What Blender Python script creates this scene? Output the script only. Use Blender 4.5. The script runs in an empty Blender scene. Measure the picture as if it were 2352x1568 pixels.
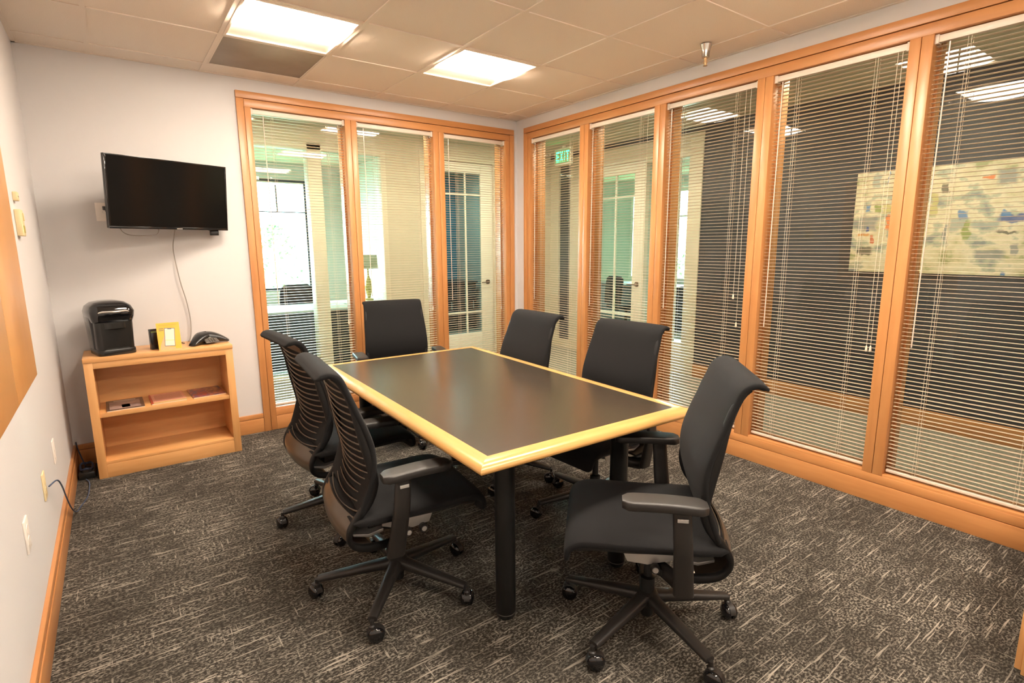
import bpy, bmesh, math, random
from mathutils import Vector, Matrix, Euler
random.seed(7)
PI = math.pi
C = bpy.context.scene.collection
sc = bpy.context.scene
RX, RY0, HC, T = -3.636, -5.75, 2.593, 0.6096      # left wall, wall behind the camera, ceiling height, ceiling module
GX, GY = -0.2374, -0.2048

# ------------------------------------------------------------------ camera
cam_d = bpy.data.cameras.new('camera'); cam = bpy.data.objects.new('camera', cam_d); C.objects.link(cam)
cam_d.sensor_width = 36; cam_d.lens = 1248.669 * 36 / 2352; cam_d.clip_start = 0.02; cam_d.clip_end = 200
yaw, pitch, roll = -.6293, -.1755, -.0061
fw = Vector((-math.sin(yaw)*math.cos(pitch), math.cos(yaw)*math.cos(pitch), math.sin(pitch)))
rt = Vector((math.cos(yaw), math.sin(yaw), 0)); up = rt.cross(fw)
r2 = math.cos(roll)*rt + math.sin(roll)*up; u2 = -math.sin(roll)*rt + math.cos(roll)*up
M = Matrix((r2, u2, -fw)).transposed().to_4x4(); M.translation = Vector((-3.3035, -4.4399, 1.4209))
cam.matrix_world = M
sc.camera = cam

# ------------------------------------------------------------------ world, exposure
w = bpy.data.worlds.new('sky'); sc.world = w; w.use_nodes = True
bg = w.node_tree.nodes['Background']
bg.inputs[0].default_value = (0.80, 0.92, 1.0, 1); bg.inputs[1].default_value = 9.0
sc.view_settings.view_transform = 'Standard'; sc.view_settings.look = 'None'
sc.view_settings.gamma = 1; sc.view_settings.use_curve_mapping = False
sc.view_settings.exposure = 2.38
sc.cycles.diffuse_bounces = 8; sc.cycles.transparent_max_bounces = 16; sc.cycles.max_bounces = 16
LAMP_W, LAMP_ADDED = 12.5, 6.2                    # lens emission: room ceiling lamps, then lamps added beyond the glass
LAMP_COL = (1.0, 0.87, 0.72)

# ------------------------------------------------------------------ materials
def srgb(r, g, b):
    f = lambda c: (c/255/12.92) if c/255 <= .04045 else ((c/255+.055)/1.055)**2.4
    return (f(r), f(g), f(b), 1)
def mat(name, col, rough=.5, metal=0, spec=.5, emis=None, estr=0, bump=0, bscale=200, coat=0):
    m = bpy.data.materials.new(name); m.use_nodes = True; nt = m.node_tree; b = nt.nodes['Principled BSDF']
    b.inputs['Base Color'].default_value = (*col[:3], 1); b.inputs['Roughness'].default_value = rough
    b.inputs['Metallic'].default_value = metal; b.inputs['Specular IOR Level'].default_value = spec
    b.inputs['Coat Weight'].default_value = coat
    if emis: b.inputs['Emission Color'].default_value = (*emis[:3], 1); b.inputs['Emission Strength'].default_value = estr
    if bump:
        tc = nt.nodes.new('ShaderNodeTexCoord'); n = nt.nodes.new('ShaderNodeTexNoise'); n.inputs['Scale'].default_value = bscale
        n.inputs['Detail'].default_value = 4
        bp = nt.nodes.new('ShaderNodeBump'); bp.inputs['Strength'].default_value = bump; bp.inputs['Distance'].default_value = .002
        nt.links.new(tc.outputs['Object'], n.inputs['Vector']); nt.links.new(n.outputs[0], bp.inputs['Height'])
        nt.links.new(bp.outputs[0], b.inputs['Normal'])
    return m
def noisy(name, c0, c1, scale, rough=.6, axis=(1, 1, 1), detail=4, bump=0, lo=.35, hi=.65, spec=.5, coat=0, bdist=.001):
    m = mat(name, c0, rough, spec=spec, coat=coat); nt = m.node_tree; b = nt.nodes['Principled BSDF']
    tc = nt.nodes.new('ShaderNodeTexCoord'); mp = nt.nodes.new('ShaderNodeMapping'); mp.inputs['Scale'].default_value = axis
    n = nt.nodes.new('ShaderNodeTexNoise'); n.inputs['Scale'].default_value = scale; n.inputs['Detail'].default_value = detail
    r = nt.nodes.new('ShaderNodeValToRGB'); r.color_ramp.elements[0].position = lo; r.color_ramp.elements[1].position = hi
    r.color_ramp.elements[0].color = (*c0[:3], 1); r.color_ramp.elements[1].color = (*c1[:3], 1)
    L = nt.links
    L.new(tc.outputs['Object'], mp.inputs[0]); L.new(mp.outputs[0], n.inputs['Vector']); L.new(n.outputs[0], r.inputs[0]); L.new(r.outputs[0], b.inputs['Base Color'])
    if bump:
        bp = nt.nodes.new('ShaderNodeBump'); bp.inputs['Strength'].default_value = bump; bp.inputs['Distance'].default_value = bdist
        L.new(n.outputs[0], bp.inputs['Height']); L.new(bp.outputs[0], b.inputs['Normal'])
    return m
def glass(name, tint=(.93, .97, .94), rough=0.0):
    m = bpy.data.materials.new(name); m.use_nodes = True; nt = m.node_tree; nt.nodes.clear()
    o = nt.nodes.new('ShaderNodeOutputMaterial'); mx = nt.nodes.new('ShaderNodeMixShader'); fr = nt.nodes.new('ShaderNodeFresnel')
    t = nt.nodes.new('ShaderNodeBsdfTransparent'); g = nt.nodes.new('ShaderNodeBsdfGlossy')
    t.inputs[0].default_value = (*tint, 1); g.inputs['Roughness'].default_value = rough; fr.inputs[0].default_value = 1.5
    ml = nt.nodes.new('ShaderNodeMath'); ml.operation = 'MULTIPLY'; ml.inputs[1].default_value = 1.0
    ge = nt.nodes.new('ShaderNodeNewGeometry'); iv_ = nt.nodes.new('ShaderNodeMath'); iv_.operation = 'SUBTRACT'; iv_.inputs[0].default_value = 1.0   # reflect once, at the outer face only
    nt.links.new(ge.outputs['Backfacing'], iv_.inputs[1]); nt.links.new(iv_.outputs[0], ml.inputs[1])
    nt.links.new(fr.outputs[0], ml.inputs[0]); nt.links.new(ml.outputs[0], mx.inputs[0]); nt.links.new(t.outputs[0], mx.inputs[1]); nt.links.new(g.outputs[0], mx.inputs[2])
    nt.links.new(mx.outputs[0], o.inputs[0]); return m
def wood(name, c0, c1, axis, scale=5.0, rough=.38):
    m = noisy(name, c0, c1, scale, rough, axis, 5, 0, .3, .7)
    m.node_tree.nodes['Principled BSDF'].inputs['Coat Weight'].default_value = .15
    m.node_tree.nodes['Principled BSDF'].inputs['Coat Roughness'].default_value = .25
    return m
W0, W1 = (.455, .190, .062), (.545, .245, .086)
wood_z = wood('maple_vertical', W0, W1, (5, 5, .5)); wood_x = wood('maple_along_x', W0, W1, (.5, 5, 5)); wood_y = wood('maple_along_y', W0, W1, (5, .5, 5))
B0, B1 = (.60, .30, .105), (.68, .36, .14)
bw_z = wood('birch_vertical', B0, B1, (6, 6, .6)); bw_x = wood('birch_along_x', B0, B1, (.6, 6, 6))
TE0, TE1 = (.46, .25, .080), (.53, .30, .105)
te_x = wood('table_edge_x', TE0, TE1, (.5, 5, 5), rough=.25); te_y = wood('table_edge_y', TE0, TE1, (5, .5, 5), rough=.25)
panel_w = wood('panel_veneer', (.46, .20, .06), (.62, .31, .11), (1, 9, .35), 2.2)
wall_m = mat('wall_paint', (.585, .565, .56), .7, bump=.15, bscale=160, spec=.3)
wallhall_m = mat('hall_paint', (.60, .54, .42), .7, bump=.1, spec=.3)
white_m = mat('white_paint', (.80, .76, .66), .55)
cream_m = mat('cream_trim', (.66, .60, .47), .5)
dark_m = noisy('charcoal_wall', (.040, .040, .048), (.050, .050, .058), 3, .45)
tile_m = noisy('ceiling_tile', (.73, .65, .565), (.79, .71, .625), 260, .85, detail=3, bump=.35, lo=.35, hi=.6, bdist=.0015, spec=.2)
grid_m = mat('ceiling_grid', (.74, .655, .565), .5)
slat_m = mat('blind_slat', (.58, .465, .34), .35, spec=.5)
blind_m = mat('blind_rail', (.66, .57, .47), .4)
cord_m = mat('blind_cord', (.64, .56, .44), .6)
glass_m = glass('window_glass'); glass_out = glass('outer_glass', (.9, .97, .97))
plastic = mat('black_plastic', (.010, .009, .0085), .38, bump=.1, bscale=900)
railm = mat('rail_plastic', (.006, .0055, .0055), .5, spec=.3)
plastic2 = mat('dark_grey_plastic', (.017, .0148, .0135), .42, bump=.1, bscale=900)
rib_m = mat('highlit_brown_plastic', (.085, .062, .042), .28)  # lamp highlight on the ribs put into a paler plastic colour
fabric = noisy('charcoal_fabric', (.0052, .0050, .0054), (.0088, .0084, .0089), 900, .9, detail=2, bump=.5, spec=.25, bdist=.001)
fabric.node_tree.nodes['Principled BSDF'].inputs['Sheen Weight'].default_value = .02; fabric.node_tree.nodes['Principled BSDF'].inputs['Sheen Roughness'].default_value = .5
silver = mat('silver_plate', (.62, .60, .58), .3, .6); chrome = mat('chrome', (.52, .49, .45), .24, 1)
tabletop = mat('black_laminate', (.034, .025, .016), .23, spec=1.0, bump=.03, bscale=1500)
legm = mat('black_enamel', (.010, .010, .010), .35)
gloss = mat('gloss_black', (.006, .006, .007), .06, spec=.6, coat=.3); semig = mat('satin_black', (.014, .013, .012), .25)
screen_m = mat('tv_screen', (.003, .003, .003), .12, spec=.35)
lens_m = mat('lamp_lens', (.9, .9, .85), .5, emis=LAMP_COL, estr=LAMP_W)
lens_added = mat('lamp_lens_added', (.9, .9, .85), .5, emis=(1, .88, .70), estr=LAMP_ADDED)
refl_m = mat('lamp_reflector', (.85, .76, .66), .45)
vent_m = noisy('vent_panel', (.22, .175, .13), (.28, .225, .17), 4, .45)
ivory = mat('ivory_plastic', (.72, .58, .33), .45); whitep = mat('white_plastic', (.78, .72, .66), .4)
bluec = mat('blue_cable', (.05, .075, .13), .5); greyc = mat('grey_cable', (.28, .25, .22), .5)

# carpet: short light threads woven over a near-black ground
def carpet(name, dark, light, k=1.0):
    m = mat(name, dark, .95, spec=.15); nt = m.node_tree; b = nt.nodes['Principled BSDF']; L = nt.links
    tc = nt.nodes.new('ShaderNodeTexCoord')
    def nz(scale, ax, detail=3, rough=.6):
        mp = nt.nodes.new('ShaderNodeMapping'); mp.inputs['Scale'].default_value = ax; L.new(tc.outputs['Object'], mp.inputs[0])
        n = nt.nodes.new('ShaderNodeTexNoise'); n.inputs['Scale'].default_value = scale; n.inputs['Detail'].default_value = detail; n.inputs['Roughness'].default_value = rough
        L.new(mp.outputs[0], n.inputs['Vector']); return n.outputs[0]
    def mr(v, a, c, lo=0., hi=1.):
        r = nt.nodes.new('ShaderNodeMapRange'); r.inputs[1].default_value = a; r.inputs[2].default_value = c; r.inputs[3].default_value = lo; r.inputs[4].default_value = hi
        L.new(v, r.inputs[0]); return r.outputs[0]
    def mt(op, a, c):
        n = nt.nodes.new('ShaderNodeMath'); n.operation = op; n.use_clamp = True
        for i, v in enumerate((a, c)):
            if isinstance(v, float): n.inputs[i].default_value = v
            else: L.new(v, n.inputs[i])
        return n.outputs[0]
    th = mr(nz(1, (4.5, 85, 1), 2, .7), .60, .65, 0, .62)     # long threads along x
    th2 = mr(nz(1, (70, 7, 1), 2, .7), .645, .69, 0, .50)      # cross threads
    speck = mr(nz(105, (.8, 1.25, 1), 3), .46, .64, 0, .42)
    patch = mr(nz(3.4, (1, 1.1, 1), 4), .38, .62, .12, 1.)
    patch2 = mr(nz(20, (.6, 1.5, 1), 3), .36, .62, .35, 1.)
    v = mt('MAXIMUM', mt('MULTIPLY', mt('MAXIMUM', th, th2), mr(patch, .2, 1., .55, 1.)), mt('MULTIPLY', mt('MULTIPLY', speck, patch2), mr(patch, .2, 1., .6, 1.3)))
    mx = nt.nodes.new('ShaderNodeMix'); mx.data_type = 'RGBA'; mx.inputs['A'].default_value = (*dark, 1); mx.inputs['B'].default_value = (*light, 1)
    L.new(v, mx.inputs['Factor']); L.new(mx.outputs['Result'], b.inputs['Base Color'])
    bp = nt.nodes.new('ShaderNodeBump'); bp.inputs['Strength'].default_value = .6; bp.inputs['Distance'].default_value = .003
    L.new(nz(260, (1, 1, 1), 2), bp.inputs['Height']); L.new(bp.outputs[0], b.inputs['Normal'])
    return m
carpet_m = carpet('carpet', (.028, .024, .019), (.58, .52, .44))
carpet_h = noisy('hall_carpet', (.20, .19, .155), (.36, .34, .28), 55, .95, detail=5, spec=.1, lo=.3, hi=.7)

# ------------------------------------------------------------------ geometry helpers
class G:
    def __init__(s): s.v = []; s.f = []
    def box(s, x0, x1, y0, y1, z0, z1):
        n = len(s.v); s.v += [(x, y, z) for z in (z0, z1) for y in (y0, y1) for x in (x0, x1)]
        s.f += [tuple(n+i for i in q) for q in ((0, 2, 3, 1), (4, 5, 7, 6), (0, 1, 5, 4), (2, 6, 7, 3), (0, 4, 6, 2), (1, 3, 7, 5))]; return s
    def rings(s, rings, closed=False, caps=True):
        n0 = len(s.v); k = len(rings[0])
        for r in rings: s.v += [tuple(p) for p in r]
        m = len(rings)
        for i in range(m if closed else m-1):
            a = n0+i*k; b = n0+((i+1) % m)*k
            for j in range(k): s.f.append((a+j, a+(j+1) % k, b+(j+1) % k, b+j))
        if caps and not closed:
            s.f.append(tuple(n0+j for j in reversed(range(k)))); s.f.append(tuple(n0+(m-1)*k+j for j in range(k)))
        return s
    def tube(s, pts, r, n=8, closed=False, flat=None):
        pts = [Vector(p) for p in pts]; R = []
        m = len(pts); prev = None
        for i, p in enumerate(pts):
            a = pts[i-1] if (i > 0 or closed) else p; b = pts[(i+1) % m] if (i < m-1 or closed) else p
            d = (b-a).normalized()
            if prev is None:
                ref = Vector((0, 0, 1)) if abs(d.z) < .9 else Vector((1, 0, 0)); x = d.cross(ref).normalized()
            else: x = (prev - d*prev.dot(d)).normalized()
            prev = x; y = d.cross(x); rr = r[i] if isinstance(r, (list, tuple)) else r
            fl = flat or (1, 1)
            R.append([p + x*math.cos(t)*rr*fl[0] + y*math.sin(t)*rr*fl[1] for t in [2*PI*j/n for j in range(n)]])
        return s.rings(R, closed)
    def lathe(s, prof, n=20, c=(0, 0, 0), axis='z'):
        R = []
        for r, h in prof:
            ring = []
            for j in range(n):
                t = 2*PI*j/n; a, b = max(r, 1e-4)*math.cos(t), max(r, 1e-4)*math.sin(t)
                p = (a, b, h) if axis == 'z' else ((h, a, b) if axis == 'x' else (b, h, a))
                ring.append((p[0]+c[0], p[1]+c[1], p[2]+c[2]))
            R.append(ring)
        return s.rings(R)
    def prism(s, poly, axis, a, b):
        mk = {'x': lambda p, h: (h, p[0], p[1]), 'y': lambda p, h: (p[0], h, p[1]), 'z': lambda p, h: (p[0], p[1], h)}[axis]
        return s.rings([[mk(p, a) for p in poly], [mk(p, b) for p in poly]])
    def super_loft(s, st, n=24, e=4.0):
        """st: list of (centre, side vector, normal vector, half width, half thickness)"""
        R = []
        for c, sx, nn, hw, ht in st:
            c, sx, nn = Vector(c), Vector(sx), Vector(nn); ring = []
            for j in range(n):
                t = 2*PI*j/n; ct, stt = math.cos(t), math.sin(t)
                a = hw*math.copysign(abs(ct)**(2/e), ct); b = ht*math.copysign(abs(stt)**(2/e), stt)
                ring.append(c+sx*a+nn*b)
            R.append(ring)
        return s.rings(R)
    def shift(s, d): s.v = [(x+d[0], y+d[1], z+d[2]) for x, y, z in s.v]; return s
    def xf(s, mt): s.v = [tuple(mt @ Vector(p)) for p in s.v]; return s
    def mesh(s, name, m, bev=0, smooth=False, seg=2, ang=40):
        me = bpy.data.meshes.new(name); me.from_pydata(s.v, [], s.f); bm = bmesh.new(); bm.from_mesh(me)
        bmesh.ops.recalc_face_normals(bm, faces=bm.faces)
        if bev:
            ed = [e for e in bm.edges if len(e.link_faces) == 2 and e.calc_face_angle(0) > .5]
            bmesh.ops.bevel(bm, geom=ed, offset=bev, segments=seg, affect='EDGES', profile=.5, clamp_overlap=True)
        bm.to_mesh(me); bm.free(); me.materials.append(m)
        if smooth or bev:
            me.polygons.foreach_set('use_smooth', [True]*len(me.polygons)); me.set_sharp_from_angle(angle=math.radians(ang))
        me.update(); return me
    def build(s, name, m, parent=None, bev=0, smooth=False, seg=2, ang=40, loc=None, rot=None):
        o = bpy.data.objects.new(name, s.mesh(name, m, bev, smooth, seg, ang)); C.objects.link(o)
        if parent: o.parent = parent
        if loc: o.location = loc
        if rot: o.rotation_euler = rot
        return o
def spline(P, n):
    """Catmull-Rom through P, n samples evenly spaced in parameter"""
    out = []; m = len(P)
    for i in range(n):
        t = i/(n-1)*(m-1); k = min(int(t), m-2); u = t-k
        p0, p1, p2, p3 = P[max(k-1, 0)], P[k], P[k+1], P[min(k+2, m-1)]
        out.append(tuple(.5*(2*b+(c-a)*u+(2*a-5*b+4*c-d)*u*u+(3*b-a-3*c+d)*u**3) for a, b, c, d in zip(p0, p1, p2, p3)))
    return out
def tag(o, label=None, cat=None, group=None, kind=None):
    if label: o['label'] = label
    if cat: o['category'] = cat
    if group: o['group'] = group
    if kind: o['kind'] = kind
    return o
def empty(name, loc=(0, 0, 0), rz=0, parent=None):
    o = bpy.data.objects.new(name, None); C.objects.link(o); o.location = loc; o.rotation_euler = (0, 0, rz); o.empty_display_size = .1
    if parent: o.parent = parent
    return o
kids = {}
def copy_tree(o, parent=None):
    c = o.copy(); C.objects.link(c); c.parent = parent
    for ch in list(o.children): copy_tree(ch, c)
    return c
def inst(name, me, parent, loc=(0, 0, 0), rot=None):
    o = bpy.data.objects.new(name, me); C.objects.link(o); o.parent = parent; o.location = loc
    if rot: o.rotation_euler = rot
    return o
def struct(o, label=None): o['kind'] = 'structure'; return tag(o, label)

# ------------------------------------------------------------------ openings
SZ, TZ = .172, 2.40                                   # sill and head of the glazed openings
BO = [(-2.383, -1.70), (-1.607, -.92), (-.815, -.148)]  # back wall openings (x)
BX0, BX1, WT = -2.475, -.0475, 2.505
RO = [(-.235, -.911), (-1.011, -1.693), (-1.793, -2.476), (-2.576, -3.263), (-3.363, -4.05)]   # right wall openings (y)
RYA, RYB = -.137, -4.15
DW = .15                                               # wall thickness
# floor, walls, ceiling shell
struct(G().box(RX-.2, DW/2, RY0-.2, DW/2, -.1, 0).build('floor', carpet_m), 'dark grey carpet with pale woven streaks')
def wallx(name, y0, y1, x0, x1, holes, m, zt=2.9, label=None, parent=None):
    """wall running along x between y0..y1 with rectangular holes (a, b, z0, z1) sorted by a"""
    g = G(); cur = x0
    for a, b, z0, z1 in sorted(holes):
        if a > cur: g.box(cur, a, y0, y1, 0, zt)
        if z0 > 0: g.box(a, b, y0, y1, 0, z0)
        if z1 < zt: g.box(a, b, y0, y1, z1, zt)
        cur = b
    if cur < x1: g.box(cur, x1, y0, y1, 0, zt)
    o = g.build(name, m); return struct(o, label)
def wally(name, x0, x1, y0, y1, holes, m, zt=2.9, label=None):
    g = G(); cur = y0
    for a, b, z0, z1 in sorted(holes):
        if a > cur: g.box(x0, x1, cur, a, 0, zt)
        if z0 > 0: g.box(x0, x1, a, b, 0, z0)
        if z1 < zt: g.box(x0, x1, a, b, z1, zt)
        cur = b
    if cur < y1: g.box(x0, x1, cur, y1, 0, zt)
    return struct(g.build(name, m), label)
wallx('wall_back', 0, DW, RX-.2, 0, [(BX0+.03, BX1-.03, 0, WT-.03)], wall_m, label='pale painted wall behind the television')
wally('wall_right', 0, DW, RY0, DW, [(RYB+.03, RYA-.03, 0, WT-.03)], wall_m, label='pale wall strip around the long window row')
wally('wall_left', RX-.15, RX, RY0-.15, 0, [], wall_m, label='pale painted wall with outlets at the left')
wallx('wall_front', RY0-.15, RY0, RX, DW, [], wall_m, label='wall behind the camera')

# ceiling: tiles laid in a grid of white bars
ceil = struct(empty('ceiling'), 'beige acoustic tiles in a metal grid')
G().box(RX-.15, DW, RY0, DW, HC+.16, HC+.2).build('ceiling_slab', wall_m, ceil)
xs = [RX] + [GX-(5-i)*T for i in range(0, 6)] + [0]
ys = [RY0] + [GY-j*T for j in range(9, -1, -1)] + [0]
xs = [RX] + [x for x in xs[1:-1] if x > RX+.03] + [0]; ys = [RY0] + [y for y in ys[1:-1] if y > RY0+.03] + [0]
tmesh = {}
def is_light(cx, cy):
    return any(abs(cx-lx) < .3 and abs(cy-ly) < .3 for lx, ly in LIGHTS)
LIGHTS = [(GX-i*T, GY-j*T) for j in (1.5, 4.5, 7.5) for i in (3.5, 1.5)]
VENT = (GX-3.5*T, GY-.5*T)
for i in range(len(xs)-1):
    for j in range(len(ys)-1):
        x0, x1, y0, y1 = xs[i], xs[i+1], ys[j], ys[j+1]; cx, cy = (x0+x1)/2, (y0+y1)/2
        if is_light(cx, cy) or (abs(cx-VENT[0]) < .3 and abs(cy-VENT[1]) < .3): continue
        k = (round(x1-x0, 3), round(y1-y0, 3))
        if k not in tmesh:
            tmesh[k] = G().box(-k[0]/2+.004, k[0]/2-.004, -k[1]/2+.004, k[1]/2-.004, 0, .015).mesh('ceiling_tile', tile_m)
        inst('ceiling_tile', tmesh[k], ceil, (cx, cy, HC+.003+random.uniform(0, .0015)))
for x in xs[1:-1]: G().box(x-.012, x+.012, RY0, 0, HC-.002, HC+.004).box(x-.002, x+.002, RY0, 0, HC+.004, HC+.03).build('grid_bar', grid_m, ceil)
for y in ys[1:-1]: G().box(RX, 0, y-.012, y+.012, HC-.0015, HC+.0045).box(RX, 0, y-.002, y+.002, HC+.004, HC+.03).build('grid_bar', grid_m, ceil)
for a in ((RX, RX+.02, RY0, 0), (-.02, 0, RY0, 0), (RX, 0, -.02, 0), (RX, 0, RY0, RY0+.02)):
    G().box(*a, HC-.001, HC+.005).build('wall_angle', grid_m, ceil)

# ceiling lamps: recessed troffers with a curved lens between sloping reflectors
def troffer(loc, label, lm=lens_m, grp='recessed ceiling lamps of the room'):
    t = tag(empty('ceiling_lamp', loc), label, 'ceiling light', grp); h = T/2-.012
    G().rings([[(-h, -h, 0), (h, -h, 0), (h, h, 0), (-h, h, 0)], [(-h, -h, .10), (h, -h, .10), (h, h, .10), (-h, h, .10)],
               [(-h+.004, -h+.004, .096), (h-.004, -h+.004, .096), (h-.004, h-.004, .096), (-h+.004, h-.004, .096)], [(-h+.004, -h+.004, 0), (h-.004, -h+.004, 0), (h-.004, h-.004, 0), (-h+.004, h-.004, 0)]], closed=True).box(-h, h, -h, h, .09, .10).build('housing', refl_m, t)
    g = G().box(-h, h, -h, -h+.016, -.004, .004).box(-h, h, h-.016, h, -.004, .004).box(-h, -h+.016, -h+.016, h-.016, -.004, .004).box(h-.016, h, -h+.016, h-.016, -.004, .004)
    g.build('frame', refl_m, t, bev=.001)
    # painted flanges along both long sides, the far one wide; basket lens bulging a little below the ceiling
    for y0, y1, z1 in ((-h+.01, -.262, .010), (h-.01, .165, .016)):
        G().rings([[(x, y0, .004), (x, y0, .009), (x, y1, z1+.006), (x, y1, z1)] for x in (-h+.01, h-.01)]).build('reflector', refl_m, t)
    for sx in (-1, 1):
        G().rings([[(sx*(h-.01), y, .004), (sx*(h-.01), y, .05), (sx*(h-.035), y, .05), (sx*(h-.022), y, .012)] for y in (-.262, .165)]).build('reflector', refl_m, t)
    R = []
    for k in range(15):
        a = PI*k/14; y = -.050-.213*math.cos(a); z = .020-.040*math.sin(a)**1.3
        R.append([(-h+.030, y, z), (h-.030, y, z), (h-.030, y, z+.004), (-h+.030, y, z+.004)])
    G().rings(R).build('lens', lm, t, smooth=True)
    return t
lab = ['square recessed ceiling lamp beside the dark grey panel above the bookcase side', 'square recessed ceiling lamp near the room corner between the two window walls',
       'recessed ceiling lamp over the camera side, row nearer the left wall', 'recessed ceiling lamp over the near table end',
       'recessed ceiling lamp behind the camera near the left wall', 'recessed ceiling lamp behind the camera near the long window wall']
for (x, y), l in zip(LIGHTS, lab): troffer((x, y, HC), l)
vp = tag(empty('ceiling_panel', (*VENT, HC)), 'dark grey flat ceiling panel beside the square lamp', 'vent panel')
h = T/2-.013
G().box(-h, h, -h, h, .002, .012).build('plate', vent_m, vp, bev=.001)
G().box(-h, h, -h, -h+.008, -.001, .002).box(-h, h, h-.008, h, -.001, .002).box(-h, -h+.008, -h, h, -.001, .002).box(h-.008, h, -h, h, -.001, .002).build('rim', grid_m, vp)

# sprinkler
sp = tag(empty('sprinkler_head', (-.30, -2.30, HC)), 'chrome fire sprinkler hanging from the ceiling near the window row', 'sprinkler')
G().lathe([(.032, 0), (.034, -.004), (.026, -.03), (.022, -.045), (.022, -.075), (.018, -.078), (.0001, -.078)], 20).build('escutcheon', chrome, sp, smooth=True)
G().lathe([(.009, -.07), (.009, -.09), (.005, -.095), (.005, -.118), (.0001, -.118)], 12).tube([(0, .006, -.085), (0, .012, -.105), (0, .003, -.12)], .0022, 6).tube([(0, -.006, -.085), (0, -.012, -.105), (0, -.003, -.12)], .0022, 6).build('nozzle', mat('brass', (.55, .35, .18), .3, .8), sp, smooth=True)
G().lathe([(.0001, -.118), (.013, -.12), (.013, -.122), (.0001, -.122)], 14).build('deflector', mat('brass_plate', (.4, .28, .17), .35, .8), sp)

# ------------------------------------------------------------------ wooden window framing
def framing(root, O, a0, a1, axis, woodlong, first):
    """boards of a glazed wall: local u runs along the wall, d = depth into the wall"""
    def bx(u0, u1, d0, d1, z0, z1, g=None):
        g = g or G()
        return g.box(u0, u1, d0, d1, z0, z1) if axis == 'x' else g.box(d0, d1, u0, u1, z0, z1)
    P = -.018
    lo, hi = min(a0, a1), max(a0, a1)
    O = sorted([tuple(sorted(o)) for o in O])
    def B(name, m, *a): return bx(*a).build(name, m, root, bev=.0015)
    # outer casing (thin board with a groove to the inner frame)
    B('head_casing', woodlong, lo, hi, P-.004, .0, TZ+.058, WT)
    B('head_frame', woodlong, lo+.05, hi-.05, P, DW, TZ, TZ+.054)
    B('jamb_casing', wood_z, lo, lo+.048, P-.004, 0, 0, TZ+.055)
    B('jamb_casing', wood_z, hi-.048, hi, P-.004, 0, 0, TZ+.055)
    B('jamb_frame', wood_z, lo+.051, O[0][0], P, DW, 0, TZ)
    B('jamb_frame', wood_z, O[-1][1], hi-.051, P, DW, 0, TZ)
    for k in range(len(O)-1):
        u0, u1 = O[k][1], O[k+1][0]; c = (u0+u1)/2
        B('mullion_half', wood_z, u0, c-.0015, P, DW, SZ-.012, TZ); B('mullion_half', wood_z, c+.0015, u1, P, DW, SZ-.012, TZ)
    for u0, u1 in O:
        B('sill', woodlong, u0, u1, P+.002, DW, SZ-.05, SZ)
    B('bottom_rail', woodlong, O[0][0], O[-1][1], P-.001, DW-.02, .112, SZ-.013)
    B('plinth', woodlong, O[0][0], O[-1][1], P-.003, DW-.02, 0, .109)
    # outer half of the casing on the hall side
    bx(lo-.02, hi+.02, DW, DW+.018, TZ, WT+.01).build('head_casing', woodlong, root, bev=.0015)
    bx(lo-.02, hi+.02, DW, DW+.018, 0, SZ-.03).build('plinth', woodlong, root, bev=.0015)
    for k in range(-1, len(O)):
        u0 = lo-.02 if k < 0 else O[k][1]; u1 = hi+.02 if k == len(O)-1 else O[k+1][0]
        bx(u0, u1, DW, DW+.018, SZ-.03, TZ).build('jamb_casing', wood_z, root, bev=.0015)
t1 = struct(empty('trim_1'), 'maple framing of the three windows on the far wall'); framing(t1, BO, BX0, BX1, 'x', wood_x, 1)
t2 = struct(empty('trim_2'), 'maple framing of the long window row'); framing(t2, RO, RYB, RYA, 'y', wood_y, 1)
for n, (u0, u1) in enumerate(BO):
    wn = struct(empty('window_%d' % (n+1)), 'clear glass pane behind the far wall blinds')
    G().box(u0-.003, u1+.003, .070, .076, SZ-.003, TZ+.003).build('pane', glass_m, wn)
    G().box(u0, u0+.012, .062, .084, SZ, TZ).box(u1-.012, u1, .062, .084, SZ, TZ).box(u0, u1, .062, .084, SZ, SZ+.012).box(u0, u1, .062, .084, TZ-.012, TZ).build('glazing_bead', wood_z, wn)
for n, (u1, u0) in enumerate(RO):
    wn = struct(empty('window_%d' % (n+4)), 'clear glass pane behind the long row of blinds')
    G().box(.070, .076, u0-.003, u1+.003, SZ-.003, TZ+.003).build('pane', glass_m, wn)
    G().box(.062, .084, u0, u0+.012, SZ, TZ).box(.062, .084, u1-.012, u1, SZ, TZ).box(.062, .084, u0, u1, SZ, SZ+.012).box(.062, .084, u0, u1, TZ-.012, TZ).build('glazing_bead', wood_z, wn)
# baseboards
def baseboard(name, pieces):
    r = struct(empty(name))
    for (x0, x1, y0, y1, nx, ny) in pieces:
        m = wood_x if abs(x1-x0) > abs(y1-y0) else wood_y
        G().box(x0, x1, y0, y1, 0, .109).build('board', m, r, bev=.002)
        G().box(x0-nx*.003 if nx < 0 else x0, x1-nx*.003 if nx > 0 else x1, y0, y1, .112, .145).build('cap_board', m, r, bev=.002)
    return r
baseboard('baseboard_back', [(RX, BX0-.001, -.018, 0, 0, -1)])
baseboard('baseboard_left', [(RX, RX+.018, RY0, -.019, 1, 0)])
baseboard('baseboard_right', [(-.018, 0, RY0, RYB-.001, -1, 0), (-.018, 0, RYA+.001, 0, -1, 0)])

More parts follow.
